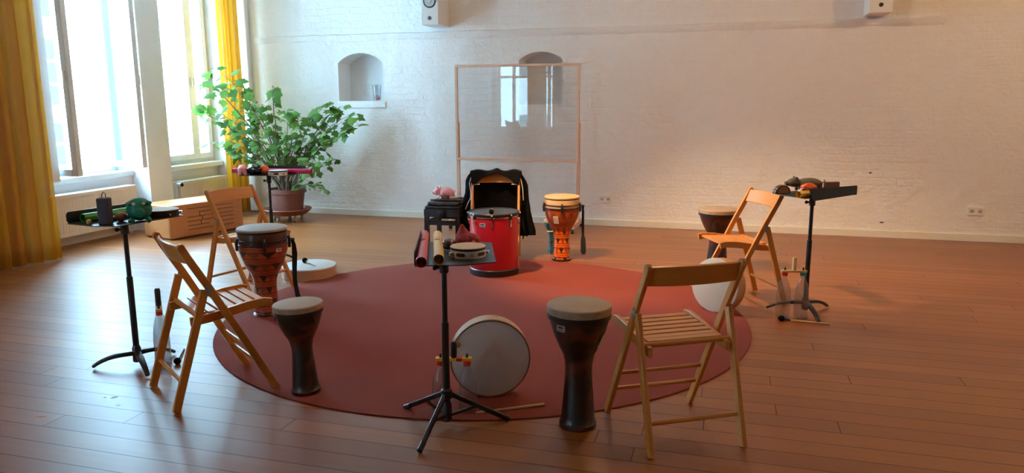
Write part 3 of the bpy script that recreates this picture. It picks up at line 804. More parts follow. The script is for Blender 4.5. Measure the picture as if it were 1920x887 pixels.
# plant-side tray: orange and crumpled bag
t = thing('rubber_orange', 'orange ball on the tray in front of the plant', 'ball', (-3.762, 5.482, zb), 0)
MB().ball((0, 0, .040), .0405, 24, 16, sc=(1, 1, .97)).build('peel', M['orange'], t)
MB().lathe([(0, .0775), (.005, .0775), (.003, .081), (0, .082)], 8).build('stem_end', M['greentoy'], t)
bm = bmesh.new(); bmesh.ops.create_icosphere(bm, subdivisions=4, radius=1)
for v in bm.verts:
    p = v.co.copy(); k = 1+.30*noise.noise(p*2.1)+.12*abs(noise.noise(p*6)); v.co = Vector((p.x*.072*k, p.y*.05*k, max(0, p.z*.042*k+.036)))
me = bpy.data.meshes.new('plastic_bag'); bm.to_mesh(me); bm.free(); me.materials.append(M['bag'])
o = bpy.data.objects.new('plastic_bag', me); COL.objects.link(o); o.location = (-3.838, 5.455, zb); o.rotation_euler = (0, 0, R(-15))
tag(o, 'crumpled shiny black bag between the pink pig and the orange', 'bag')

# front tray: castanet and red knitted hen
t = thing('castanet', 'dark rosewood clapper beside the yellow tube on front tray', 'castanet', (-1.128, 2.93, zc), R(105))
MB().ball((0, 0, .017), .03, 20, 12, sc=(1.15, .8, .42)).build('clapper', M['darkwood'], t)
MB().ball((0, 0, .040), .03, 20, 12, M=TR((0, 0, 0), 0, 0, R(-10)), sc=(1.15, .8, .36)).build('clapper', M['darkwood'], t)
MB().tube([(-.032, 0, .012), (-.042, 0, .026), (-.032, 0, .044)], .003, 8).build('elastic_cord', M['black'], t)
t = thing('knitted_hen', 'red knitted hen with orange beak behind the front tambourine', 'toy', (-1.075, 3.02, zc), R(-20)); t.scale = (.88, .9, .95)
bm = bmesh.new(); bmesh.ops.create_icosphere(bm, subdivisions=4, radius=1)
for v in bm.verts:
    p = v.co.copy(); k = 1+.10*noise.noise(p*2.4)
    peak = math.exp(-((p.x+.50)**2*9+p.y**2*4))*max(0, p.z)
    v.co = Vector((p.x*.072*k, p.y*.045*k, max(.0, .034+p.z*.034*k+peak*.046)))
me = bpy.data.meshes.new('body'); bm.to_mesh(me); bm.free(); me.materials.append(M['redknit'])
for p in me.polygons: p.use_smooth = True
o = bpy.data.objects.new('body', me); COL.objects.link(o); o.parent = t
MB().tube([(.055, -.02, .028), (.085, -.03, .018)], [.014, .004], 10).build('beak', M['orange'], t)
MB().ball((0, 0, 0), .013, 12, 8, M=TR((-.07, -.02, .013)), sc=(1, .8, 1)).build('foot', M['orange'], t)

# right tray: serrated guiro, orange gel toy, clapper board
t = thing('guiro_shell', 'brown wooden guiro with serrated back on the right tray', 'guiro', (.345, 5.055, zr), R(35)); t.scale = (.78, .8, .95)
pf = [(-.075, 0)]
for k in range(25):
    a = PI-PI*k/24; rr = 1+(.05 if k % 2 else 0)
    pf.append((.072*math.cos(a)*rr, .006+.052*math.sin(a)*rr))
pf.append((.075, 0))
MB().prism(pf, -.02, .02, TR((0, 0, 0), 0, PI/2)).build('body', M['darkwood'], t, bevel=.003)
MB().prism([(x*.72, z*.72+.004) for x, z in pf], -.0215, .0215, TR((0, 0, 0), 0, PI/2)).build('carved_face', M['midwood'], t)
bm = bmesh.new(); bmesh.ops.create_icosphere(bm, subdivisions=4, radius=1)
for v in bm.verts:
    p = v.co.copy(); k = 1+.16*noise.noise(p*2.7); v.co = Vector((p.x*.046*k, p.y*.03*k, .027+p.z*.027*k))
me = bpy.data.meshes.new('gel_toy'); bm.to_mesh(me); bm.free(); me.materials.append(M['orange2'])
for p in me.polygons: p.use_smooth = True
o = bpy.data.objects.new('gel_toy', me); COL.objects.link(o); o.scale = (1.2, 1.2, 1.15); o.location = (.515, 5.15, zr); o.rotation_euler = (0, 0, R(30))
tag(o, 'glossy orange red squeeze toy in front of the grey pig', 'toy')
tag(MB().box(-.05, .05, -.014, .014, 0, .062).build('wooden_block', mat('block_wood', (.15, .065, .03), .5), loc=(.665, 5.265, zr), rot=(0, 0, R(25)), bevel=.003), 'brown wooden block standing behind the tray lip on the right', 'wood block')
t = thing('jingle_egg', 'small white and dark shaker at the left end of right tray', 'shaker', (.452, 5.035, zr), 0)
MB().ball((0, 0, .017), .017, 14, 10).build('shell', M['white'], t)
MB().lathe([(.0174, .012), (.0176, .017), (.0174, .022)], 16).build('band', M['ink'], t)

# stool: wooden frog and rasp
t = thing('wooden_frog', 'brown carved wooden frog in front of the pink pig on stool', 'frog', (-2.43, 6.215, .502), R(-80))
MB().ball((0, 0, .026), .04, 20, 14, sc=(1, .85, .72)).build('body', M['midwood'], t)
for q in (-1, 1):
    MB().ball((.030, q*.014, .045), .008, 10, 8).build('eye', M['darkwood'], t)
    MB().ball((.012, q*.032, .010), .018, 12, 8, sc=(1.2, .8, .6)).build('leg', M['midwood'], t)
MB().tube([(-.038, 0, .034), (.0, 0, .056), (.028, 0, .045)], [.004, .006, .004], 6).build('ridge', M['darkwood'], t)
t = thing('wooden_rasp', 'dark reddish wooden rasp stick at the front of the stool', 'stick', (-2.53, 6.145, .515), R(8))
mb = MB(); P = []; rr = []
for k in range(40): P.append((.007*k, 0, 0)); rr.append((.0065+.006*min(1, k/14))*(1.0 if k % 2 else .88))
mb.tube(P, rr, 12).build('ribbed_stick', M['darkwood'], t)

# ------------------------------------------------------------------ piano stool
t = thing('piano_stool', 'black adjustable piano stool with padded top left of the red drum', 'stool', (-2.412, 6.27, 0), R(4))
hw, hd = .165, .20
MB().box(-hw-.0, hw+.0, -hd, hd, .375, .445).build('apron', M['black'], t, bevel=.006)
mb = MB(); vs = []
mb.prism(rrect(-hw+.002, hw-.002, -hd+.002, hd-.002, .02), .446, .47)
mb.prism(rrect(-hw+.018, hw-.018, -hd+.018, hd-.018, .03), .47, .502)
mb.build('cushion', M['vinyl'], t, bevel=.012, segs=3)
for sx in (-1, 1):
    for sy in (-1, 1):
        MB().box(sx*(hw-.022)-.020, sx*(hw-.022)+.020, sy*(hd-.022)-.02, sy*(hd-.022)+.02, 0, .375).build('leg', M['black'], t, bevel=.003)
for sy in (-1, 1): MB().box(-hw+.03, hw-.03, sy*(hd-.022)-.01, sy*(hd-.022)+.01, .300, .342).build('rail', M['black'], t, bevel=.003)
for sx in (-1, 1): MB().box(sx*(hw-.022)-.01, sx*(hw-.022)+.01, -hd+.03, hd-.03, .300, .342).build('rail', M['black'], t, bevel=.003)
MB().lathe([(0, .0), (.008, 0), (.008, .02), (.028, .022), (.032, .03), (.028, .042), (0, .044)], 20, TR((0, -hd-.0, .405), 0, PI/2)).build('knob', M['black'], t, bevel=0)

# ------------------------------------------------------------------ red tub drum
t = thing('tub_drum', 'tall red cylindrical drum with black head and rim in the centre', 'drum', (-1.783, 5.654, RZ), 0)
MB().lathe([(.190, .045), (.1935, .05), (.1945, .47), (.190, .475), (.15, .47)], 72).build('shell', M['redlac'], t)
MB().lathe([(.186, 0), (.197, .002), (.199, .048), (.193, .056), (.19, .05)], 72).build('foot_ring', M['black'], t)
MB().shell([(.197, .468), (.200, .470), (.200, .478), (.197, .480)], 72).build('metal_trim', M['chrome'], t)
MB().lathe([(.196, .478), (.204, .480), (.206, .500), (.202, .506), (.194, .502), (.188, .498), (0, .499), ], 72).build('rim', M['black'], t)
MB().lathe([(0, .4995), (.186, .4985), (.186, .4965), (0, .497)], 64).build('drumhead', M['head_grey'], t)
for k in range(8):
    a = R(-77+45*k)
    lug = MB(); Ml = TR((.196*math.cos(a), .196*math.sin(a), .42), a+PI/2)
    lug.prism(rrect(-.008, .008, -.020, .020, .007), -.001, .010, Ml @ TR((0, 0, 0), 0, PI/2))
    lug.tube([(0, -.012, 0), (0, -.013, .045)], .0035, 8, M=Ml)
    lug.ball((0, -.014, .072), .008, 10, 8, M=Ml)
    lug.build('lug', M['chrome'], t)
    MB().box(-.007, .007, -.017, .003, .035, .066, Ml).build('claw', M['black'], t, bevel=.002)
crown_badge(t, .1962, .418, R(-100), .050, .030)
t = thing('mallet', 'black headed mallet lying on the red drum pointing at the camera', 'mallet', (-1.765, 5.55, RZ+.5), 0, 'mallets')
MB().ball((0, -.02, .018), .020, 16, 12).build('mallet_head', M['cloth_black'], t)
MB().tube([(0, -.02, .018), (-.035, .10, .012), (-.06, .19, .006)], .006, 10).build('stick', M['stickwood'], t)

# ------------------------------------------------------------------ goblet drums
def head_profile(r, z0, z1):
    return [(0, z1), (r*.93, z1), (r*.985, z1-.004), (r, z1-.012), (r, z0), (r-.006, z0)]
def dark_djembe(label, loc, s, tilt=(0, 0), badge=None, r_s=1.0, paper=None):
    t = thing('goblet_drum', label, 'drum', loc, 0, 'dark mottled goblet drums'); t.rotation_euler = (tilt[0], tilt[1], 0)
    pr = [(.074, 0), (.080, .004), (.080, .02), (.074, .028), (.071, .06), (.064, .15), (.057, .24), (.058, .28), (.067, .325), (.085, .36), (.102, .40), (.115, .437), (.124, .468), (.129, .498), (.126, .50)]
    MB().lathe([(r*s*r_s, z*s) for r, z in pr], 56).build('shell', M['darkshell'], t)
    MB().lathe([(.126*s*r_s, .487*s), (.1355*s*r_s, .489*s), (.137*s*r_s, .510*s), (.128*s*r_s, .512*s)], 56).build('rim', M['black'], t)
    MB().shell([(.136*s*r_s, .507*s), (.137*s*r_s, .538*s), (.130*s*r_s, .538*s), (.130*s*r_s, .507*s)], 56).build('skin_collar', M['skin_rim'], t)
    MB().lathe([(0, .545*s), (.126*s*r_s, .545*s), (.134*s*r_s, .5425*s), (.137*s*r_s, .537*s), (.1, .53*s), (0, .53*s)], 56).build('drumhead', M['skin_dk'], t)
    if badge is not None: crown_badge(t, .125*s*r_s, .463*s, badge, .042, .027)
    if paper is not None:
        a = paper; Mx = TR((.101*s*math.cos(a), .101*s*math.sin(a), .392*s), a+PI/2, PI/2+R(24))
        po = MB().prism(rrect(-.016, .016, -.028, .034, .003), -.002, .0012, Mx).build('paper_tag', M['paper'], t)
        MB().prism(rrect(-.006, .006, -.02, -.012, .002), .0012, .0018, Mx).build('printed_mark', M['ink'], po)
    return t
dark_djembe('dark goblet drum with silver badge at front right beside the chair', (-.571, 2.998, 0), 1.0, badge=R(-116), paper=R(-12))
d2 = dark_djembe('small dark goblet drum at front left, head slightly tilted', (-1.902, 2.998, RZ*.9), .815, tilt=(R(.6), R(-2.2)), r_s=1.05)
for a in (R(-165), R(-20)):
    MB().box(-.006, .006, -.008, .004, .36, .385, TR((.11*math.cos(a), .11*math.sin(a), 0), a+PI/2)).build('lug', M['black'], d2, bevel=.001)
dark_djembe('dark goblet drum with pale head standing behind the right chair', (-.045, 6.20, 0), .96, r_s=1.24)

def djembe(label, loc, s, m_low, m_up, skin, head_shell, strap_ang, tag_at, badge=None, strap=1, lug0=-52):
    t = thing('goblet_drum', label, 'drum', loc, 0, 'patterned goblet drums')
    lowp = [(.080, .0), (.083, .004), (.083, .022), (.077, .026), (.074, .10), (.070, .20), (.074, .245), (.084, .275)]
    upp = [(.084, .275), (.100, .305), (.122, .345), (.143, .40), (.155, .45), (.158, .485), (.150, .49)]
    MB().lathe([(r*s, z*s) for r, z in lowp]+[(.05*s, .275*s)], 56).build('foot_shell', m_low, t)
    MB().lathe([(r*s, z*s) for r, z in upp], 56).build('bowl_shell', m_up, t)
    MB().shell([(.079*s, 0), (.087*s, .002), (.088*s, .014), (.079*s, .018)], 56).build('foot_rubber', M['black'], t)
    MB().lathe([(.150*s, .485*s), (.155*s, .49*s), (.155*s, .575*s-.014), (.14*s, .56*s)], 56).build('collar', head_shell, t)
    z1 = .59*s
    MB().lathe([(0, z1), (.148*s, z1), (.157*s, z1-.003), (.160*s, z1-.010), (.158*s, z1-.018), (0, z1-.02)], 56).build('drumhead', skin, t)
    hb = MB()
    for (rr, zz) in ((.161, .515), (.163, .485)):
        hb.shell([((rr+.004*math.cos(q))*s, (zz+.0045*math.sin(q))*s) for q in [2*PI*k/8 for k in range(8)]], 56)
    hb.build('ring', M['black'], t)
    for k in range(5):
        a = R(lug0+72*k); Ml = TR((.160*s*math.cos(a), .160*s*math.sin(a), 0), a+PI/2)
        MB().tube([(0, -.004, .53*s), (0, -.012, .50*s), (0, -.009, .452*s)], 1, flat=(.020, .016), up=(0, 1, 0), M=Ml).build('tension_lug', M['black'], t, bevel=.004)
        MB().tube([(0, -.013, .515*s), (0, -.013, .54*s)], .0035, 8, M=Ml).build('bolt', M['chrome'], t)
    # hanging strap
    if strap:
        a = strap_ang; Ms = TR((.168*s*math.cos(a), .168*s*math.sin(a), 0), a+PI/2)
        MB().tube([(-.01, .0, .505*s), (0, -.025, .50*s), (.01, -.020, .475*s)], .008, 8, M=Ms).build('buckle', M['black'], t)
        if strap == 1:
            P = [(0, -.015, .50*s), (.004, -.024, .46*s), (.002, -.026, .40*s), (.004, -.020, .30*s), (.004, -.018, .22*s), (-.004, -.03, .12*s), (-.01, -.055, .045*s)]
            rr = [.6, .9, 1.15, 1, .9, 1.0, 1.3]
        else:
            P = [(0, -.015, .50*s), (.0, -.020, .45*s), (0, -.020, .35*s), (0, -.022, .23*s), (0, -.024, .20*s), (0, -.026, .14*s), (0, -.028, .08*s), (0, -.028, .055*s)]
            rr = [.5, .7, .75, .75, 1.3, 1.5, 1.5, .9]
        MB().tube(P, rr, flat=(.030, .007), up=(1, 0, 0), M=Ms).build('strap', M['strap'], t, bevel=.002)
    # paper tag lying on the shell
    a, zz, rr, w_, h_, tl = tag_at
    Mx = TR((rr*s*math.cos(a), rr*s*math.sin(a), zz*s), a+PI/2, PI/2+tl)
    po = MB().prism(rrect(-w_/2, w_/2, -h_/2, h_/2, .002), -.003, .0015, Mx).build('paper_tag', M['paper'], t)
    sc_ = MB()
    for k in range(4):
        sc_.tube([(-w_*.32+w_*.18*k, h_*(.25-.18*k), .0017), (-w_*.2+w_*.18*k, h_*(.10-.1*k), .0017), (-w_*.3+w_*.2*k, h_*(-.05-.08*k), .0017)], .0008, 4, M=Mx)
    sc_.build('printed_mark', M['ink'], po)
    if badge is not None: crown_badge(t, .156*s, .452*s, badge, .040, .022)
    return t
djembe('large goblet drum in red and green print with black strap at left', (-2.871, 4.117, 0), 1.0, M['kente_r'], M['kente_r'], M['skin_grey'], M['darkwood'], R(32), (R(-119), .165, .0725, .026, .062, 0), badge=R(-18))
djembe('goblet drum with bright orange zigzag foot and amber head right of red drum', (-1.366, 6.309, 0), .97, M['kente_o'], M['kente_vine'], M['skin_amber'], M['skin_amber'], R(8), (R(-100), .385, .139, .046, .068, R(22)), strap=2, lug0=-78)
t = thing('goblet_drum', 'little teal printed goblet drum behind the orange patterned drum', 'drum', (-1.50, 6.56, 0), 0, 'patterned goblet drums'); t.rotation_euler = (0, R(-5), 0)
MB().lathe([(.048, 0), (.050, .004), (.044, .03), (.034, .10), (.032, .20), (.036, .215), (.054, .26), (.062, .295), (.060, .30)], 40).build('shell', M['teal'], t)
MB().lathe([(.060, .292), (.064, .296), (.064, .312), (.058, .324), (0, .325), (0, .29)], 40).build('drumhead', M['skin_rim'], t)
MB().shell([(.036, .205), (.040, .208), (.040, .214), (.036, .217)], 40).build('cord', M['skin'], t)

# ------------------------------------------------------------------ frame drums
def frame_drum(label, loc, r, h, rot, skin, edge=False):
    t = thing('frame_drum', label, 'drum', loc, 0, 'wooden frame drums'); t.rotation_euler = rot
    MB().shell([(r, 0), (r, h-.006), (r-.003, h-.002), (r-.007, h-.002), (r-.007, 0)], 72).build('hoop', M['drumwood'], t)
    MB().lathe([(0, h), (r-.006, h), (r-.001, h-.002), (r+.001, h-.010), (r-.004, h-.012), (0, h-.004)], 72).build('drumhead', skin, t)
    if edge: MB().shell([(r-.006, h-.003), (r-.006, h+.0015), (r+.0015, h+.0015), (r+.0018, h-.012)], 72).build('edge_band', M['midwood'], t)
    for k in range(4):
        a = R(-100+90*k)
        MB().prism(rrect(-.010, .010, -.003, .003, .002), -.001, .002, TR((r*math.cos(a), r*math.sin(a), h*.22), a+PI/2, PI/2)).build('peg', M['bolt'], t)
    return t
frame_drum('wooden frame drum lying flat on the floor behind the left djembe', (-3.198, 5.183, .001), .213, .092, (0, 0, R(0)), M['skin_white'])
t = thing('mallet', 'black headed mallet lying on the flat frame drum', 'mallet', (-3.198, 5.183, .096), 0, 'mallets')
MB().ball((-.058, .035, .020), .022, 16, 12).build('mallet_head', M['cloth_black'], t)
MB().tube([(-.045, .030, .018), (.0, .0, .010)], .005, 8).build('grip', M['whitecord'], t)
MB().tube([(.0, .0, .010), (.098, -.068, .006)], .0042, 8).build('stick', M['darkwood'], t)
# front frame drum: axis (skin normal) toward camera, slightly to its right
def lean_rot(nx, ny, nz):
    return Vector((nx, ny, nz)).normalized().to_track_quat('Z', 'Y').to_euler()
rf = .187
nrm = Vector((.36, -.93, .02)).normalized()
cz = rf*math.sqrt(1-nrm.z**2)+RZ+.001
hback = .095
cface = Vector((-1.022, 3.170, cz+.0))
o1 = frame_drum('pale frame drum standing upright behind the front tripod stand', tuple(cface-nrm*hback+Vector((0, 0, .0))), rf, hback, lean_rot(*nrm), M['greyface'], edge=True)
jg = MB()
for k in (-1, 1): jg.lathe([(0, 0), (.009, .0), (.012, .002*k), (0, .003)], 14, Matrix.Translation((-.15, .075, hback+.006+k*.003)))
jg.build('jingle', M['bolt'], o1)
nrm2 = Vector((-.55, -.82, .10)).normalized(); r2 = .178
cz2 = r2*math.sqrt(1-nrm2.z**2)+RZ+.001
f2 = Vector((-.045, 4.945, cz2))
frame_drum('white skinned frame drum on its edge below the right chair', tuple(f2-nrm2*.09), r2, .09, lean_rot(*nrm2), mat('cool_grey_skin', (.47, .48, .49), .6, var=.08, scale=8))

# ------------------------------------------------------------------ bottle shakers
def bottle_mb(h, r):
    prof = [(0, .004), (r*.55, .0), (r*.9, .004), (r, .018), (r, h*.55), (r*.93, h*.66), (r*.70, h*.80), (r*.38, h*.91), (r*.32, h*.94), (r*.32, h)]
    return MB().shell(prof[1:]+[(q[0]*.97, q[1]) for q in reversed(prof[1:])], 28)
def bottles(label, p1, p2, h, r, bar_m, caps, handle, hh, rod=None, squeeze=0):
    a, b = Vector(p1), Vector(p2); mid = (a+b)/2; d = b-a; rz = math.atan2(d.y, d.x); half = d.length/2
    t = thing('bottle_shaker', label, 'bottle shaker', (mid.x, mid.y, p1[2]), rz, 'twin bottle shakers')
    for i, s in enumerate((-1, 1)):
        bo = bottle_mb(h, r).build('bottle', M['pet'], t, loc=(s*half, 0, 0))
        ft = MB()
        for k in range(5):
            q = 2*PI*k/5; ft.ball((r*.55*math.cos(q), r*.55*math.sin(q), .012), r*.3, 10, 8)
        ft.build('foot_lobes', M['pet'], bo)
        MB().lathe([(0, h-.005), (r*.42, h-.005), (r*.42, h+.016), (0, h+.016)], 20).build('cap', caps[i], bo)
        MB().tube([(s*half, 0, h+.028), (s*half, 0, h+.048)], [.006, .0045], 10).build('peg', M['black'], t)
    MB().box(-half-.022, half+.022, -.016, .016, h+.016, h+.030).build('bar', bar_m, t, bevel=.003)
    MB().lathe([(.0, h+.03), (.013, h+.03), (.0145, h+.045), (.0145, h+hh-.01), (.010, h+hh), (0, h+hh)], 18).build('handle', handle, t)
    return t
bt = bottles('pair of clear bottles on an orange bar with black handle, front tripod', (-1.190, 2.965, RZ*0+.001), (-1.075, 2.995, .001), .228, .042, M['orangetube'], (M['capred'], M['capred']), M['black'], .105)
MB().box(.012, .038, -.0165, .0165, .2445, .2588).build('red_patch', M['capred'], bt)
bottles('pair of clear bottles joined by a wooden bar beside the right stand', (.386, 4.940, .001), (.498, 4.968, .001), .285, .044, M['stickwood'], (M['capred'], M['capgreen']), M['stickwood'], .115)
bottles('pair of clear bottles with black handle beside the left stand', (-2.80, 3.085, .001), (-2.88, 3.175, .001), .30, .040, M['stickwood'], (M['capred'], M['capred']), M['black'], .125)

# loose sticks on the floor
tag(MB().tube([(-1.03, 2.975, .0085), (-.754, 3.133, .0175)], [.0075, .0065], 12).build('wooden_beater', M['stickwood']), 'bare pale wooden beater on the floor at the front rug edge', 'stick')
t = thing('mallet', 'black and blue headed mallet on the floor before the right stand', 'mallet', (.377, 4.864, 0), 0, 'mallets')
MB().ball((0, 0, .018), .018, 16, 12, sc=(1.2, 1, 1)).build('mallet_head', M['cloth_black'], t)
MB().tube([(.012, 0, .017), (.055, -.001, .010)], [.011, .006], 10).build('blue_collar', mat('blue_collar_tape', (.02, .03, .14), .5), t)
MB().tube([(.05, -.001, .010), (.285, -.01, .0065)], .0058, 10).build('stick', M['stickwood'], t)
t = thing('mallet', 'black headed mallet on the floor behind the front left chair leg', 'mallet', (-2.784, 3.166, 0), R(122), 'mallets')
MB().ball((0, 0, .018), .019, 16, 12).build('mallet_head', M['cloth_black'], t)
MB().tube([(.01, 0, .016), (.24, 0, .006)], .0055, 10).build('stick', M['darkwood'], t)

# ------------------------------------------------------------------ clear board on casters
t = thing('clear_board', 'clear glass presentation board in pale wooden frame on casters', 'board', (-2.214, 7.85, 0), 0)
hw = .694
fr = MB(); zb0, zb1 = .735, 1.768
fr.box(-hw, hw, -.014, .014, zb1-.026, zb1).box(-hw, hw, -.014, .014, zb0, zb0+.026)
fr.box(-hw, -hw+.028, -.014, .014, zb0+.026, zb1-.026).box(hw-.028, hw, -.014, .014, zb0+.026, zb1-.026)
fo = fr.build('frame', M['bframe'], t, bevel=.003)
MB().box(-hw+.02, hw-.02, -.0025, .0025, zb0+.018, zb1-.018).build('pane', M['board'], fo)
for s in (-1, 1):
    MB().box(s*(hw-.012)-.018, s*(hw-.012)+.018, .015, .043, .075, 1.15).build('post', M['bframe'], t, bevel=.003)
    f = MB().box(s*(hw-.012)-.022, s*(hw-.012)+.022, -.28, .29, .052, .10).build('foot_beam', M['bframe'], t, bevel=.004)
    for y in (-.25, .25):
        cs = MB()
        for q in (-1, 1): cs.tube([(s*(hw-.012)+q*.008-.006, y, .0245), (s*(hw-.012)+q*.008+.006, y, .0245)], .0245, 18)
        cs.tube([(s*(hw-.012), y, .03), (s*(hw-.012), y, .053)], .006, 8)
        cs.build('caster', M['black'], t)
MB().box(-hw, hw, .018, .04, .52, .55).build('cross_rail', M['bframe'], t, bevel=.003) if False else None

# ------------------------------------------------------------------ wooden carved bench
t = thing('slotted_bench', 'long golden wooden box bench with slotted front below the window', 'bench', (-5.358, 6.162, 0), math.atan2(7.019-6.162, -5.12+5.358))
L, D_, Hh = .90, .47, .352
ends = rrect(-.0, L, 0, D_, .035, 6)
MB().prism(rrect(0, L, 0, D_, .04, 6), .014, Hh).build('body', M['bench'], t, bevel=.012, segs=3)
MB().prism(rrect(.02, L-.02, .02, D_-.02, .03, 4), 0, .015).build('plinth', M['darkwood'], t)
gm = MB()
for (x0, x1, z) in ((.20, .76, .300), (.34, .76, .258), (.20, .50, .214), (.55, .76, .214), (.20, .50, .170), (.42, .76, .172), (.20, .45, .126), (.55, .76, .128), (.20, .76, .084)):
    gm.prism(rrect(x0, x1, z-.0028, z+.0028, .0027, 3), -.001, .004, TR((0, 0, 0), 0, PI/2) @ TR((0, 0, 0)))
for (x, z0, z1) in ((.345, .214, .256), (.375, .172, .214), (.355, .126, .170), (.53, .128, .212)):
    gm.prism(rrect(x-.0028, x+.0028, z0, z1, .0027, 3), -.001, .004, TR((0, 0, 0), 0, PI/2))
gm.build('slots', M['darkwood'], t)

# ------------------------------------------------------------------ radiators
def radiator(label, y0, y1, z0, z1, x0=-6.14, x1=-6.02):
    t = thing('radiator', label, 'radiator', (x0, y0, z0), 0, 'panel radiators under the windows')
    L, h, d = y1-y0, z1-z0, x1-x0
    n = int(L/.033); vs = []; mb = MB(); P = []
    for k in range(n*4+1):
        y = L*k/(n*4); P.append((d-(.004 if (k % 4) in (1, 2) else 0), y))
    poly = P+[(d-.03, L), (d-.03, 0)]
    mb.prism(poly[::-1], .03, h-.03)
    mb.box(d-.032, d+.001, 0, L, 0, .032).box(d-.032, d+.001, 0, L, h-.032, h-.002)
    mb.build('front_panel', M['radiator'], t, ang=20)
    MB().box(0, .03, .01, L-.01, .01, h-.02).build('back_panel', M['radiator'], t)
    gr = MB(); gr.box(0, d, 0, L, h-.004, h+.004); gr.build('top_grille', M['white'], t, bevel=.002)
    for y in (0, L): MB().box(0, d-.002, y-.003, y+.003, .0, h).build('side_panel', M['radiator'], t)
    return t
r1 = radiator('white panel radiator under the open window behind the left stand', 5.30, 6.47, .115, .515)
MB().tube([(.05, 1.13, 0), (.05, 1.13, -.11)], .008, 10).build('pipe', M['white'], r1)
r2 = radiator('white panel radiator under the closed window in the corner', 7.14, 7.98, .10, .475)
v = MB().tube([(.09, -.02, .35), (.16, -.03, .35)], [.018, .022], 16).build('valve', M['white'], r2)
MB().tube([(.16, -.03, .35), (.172, -.031, .35)], .0215, 16).build('dial', M['black'], v)
MB().tube([(.085, -.02, .35), (.085, -.02, -.10)], .008, 10).build('pipe', M['white'], r2)

# ------------------------------------------------------------------ curtains
def curtain(label, pts, z0, z1, folds, amp, wob=.3, flare=.0):
    """pts: polyline in plan; sheet with folds hanging from z1 to z0"""
    P = [Vector((*p, 0)) for p in pts]; seg = [(P[i+1]-P[i]).length for i in range(len(P)-1)]; L = sum(seg)
    def at(s):
        for i, l in enumerate(seg):
            if s <= l or i == len(seg)-1:
                d = (P[i+1]-P[i]).normalized(); return P[i]+d*s, d
            s -= l
    nu, nv = folds*14, 26; vs = []; fs = []
    for j in range(nv+1):
        q = j/nv; z = z1+(z0-z1)*q
        for i in range(nu+1):
            s = L*i/nu; p, d = at(s); n_ = Vector((d.y, -d.x, 0))
            ph = 2*PI*folds*i/nu+wob*2*noise.noise((i*.06, q*1.4, folds))
            a = amp*(.65+.5*q)*(1+.45*noise.noise((i*.11, 3, q)))
            off = n_*(a*math.sin(ph)+.25*a*math.sin(2.3*ph+1))+d*(.35*a*math.cos(ph))+n_*flare*q*q
            vs.append((p.x+off.x, p.y+off.y, z+(.012*noise.noise((i*.05, 0, 5)) if j == nv else 0)))
    for j in range(nv):
        for i in range(nu): a = j*(nu+1)+i; fs.append((a, a+1, a+nu+2, a+nu+1))
    t = thing('curtain', label, 'curtain', (0, 0, 0), 0, 'yellow window curtains')
    MB().add(vs, fs).build('cloth', M['curtain'], t, ang=80)
    # hem band at the bottom: doubled cloth
    hv = vs[(nv-1)*(nu+1):(nv+1)*(nu+1)]
    hem = MB(); hem.add(vs[(nv-1)*(nu+1):], [(i, i+1, i+nu+2, i+nu+1) for i in range(nu)])
    hem.build('hem', M['curtain'], t, ang=80)
    return t
curtain('wide yellow curtain at the far left reaching the floor', [(-5.66, 5.16), (-5.74, 4.85), (-5.80, 4.2), (-5.82, 3.75)], .015, 3.2, 11, .038)
curtain('narrow gathered yellow curtain in the corner behind the plant', [(-5.80, 8.10), (-5.79, 7.68)], .03, 3.2, 5, .035)

# ------------------------------------------------------------------ potted plant on a caster saucer
pc = Vector((-4.952, 7.629, 0))
t = thing('saucer_trolley', 'round terracotta coloured plant saucer on grey casters', 'plant trolley', pc, 0)
MB().lathe([(0, .078), (.20, .078), (.215, .084), (.268, .128), (.277, .142), (.272, .150), (.262, .140), (.212, .098), (0, .094)], 56).build('saucer', M['saucer'], t)
for k in range(5):
    a = R(-100+72*k); x, y = .165*math.cos(a), .165*math.sin(a)
    c = MB(); c.tube([(x-.011, y, .026), (x+.011, y, .026)], .026, 18); c.tube([(x, y, .03), (x, y, .079)], .014, 10); c.box(x-.02, x+.02, y-.016, y+.016, .045, .062)
    c.build('caster', M['caster'], t)
t = thing('potted_plant', 'big leafy indoor maple in a brown pot in the corner', 'plant', (pc.x, pc.y, .095), 0)
MB().lathe([(0, 0), (.160, 0), (.172, .006), (.205, .235), (.222, .238), (.224, .285), (.212, .285), (.205, .25), (0, .25)], 56).build('pot', M['terra'], t)
MB().lathe([(0, .262), (.10, .268), (.206, .258), (.206, .245), (0, .245)], 40).build('soil', M['soil'], t)
targets = [(-5.77, 7.29, 1.62), (-5.61, 7.31, 1.75), (-5.85, 7.35, 1.36), (-5.80, 7.42, 1.23), (-5.42, 7.34, 1.53), (-5.69, 7.36, 0.92), (-5.47, 7.29, 0.96), (-5.57, 7.62, 1.63), (-5.66, 7.70, 1.17), (-5.15, 7.78, 1.57), (-5.31, 7.78, 1.35), (-4.73, 7.4, 1.3), (-4.64, 7.47, 1.2), (-4.55, 7.67, 1.25), (-4.37, 7.73, 1.38), (-4.29, 7.81, 1.32), (-4.14, 7.83, 1.23), (-3.83, 7.33, 1.13), (-4.41, 7.66, 1.08), (-4.51, 7.7, 0.84), (-4.28, 7.59, 0.73), (-4.42, 7.39, 0.74), (-4.72, 7.57, 0.95), (-5.12, 7.34, 0.96), (-5.69, 7.76, 0.78), (-5.15, 7.82, 1.04), (-4.69, 7.62, 0.5), (-4.36, 7.47, 0.42), (-5.34, 7.80, 0.69), (-4.88, 7.63, 0.76), (-4.49, 7.83, 0.94), (-5.54, 7.45, 1.11), (-5.31, 7.54, 1.24), (-4.98, 7.65, 0.9), (-4.61, 7.55, 0.82), (-4.11, 7.47, 1.15)]
lf = MB(); base = Vector((0, 0, .26))
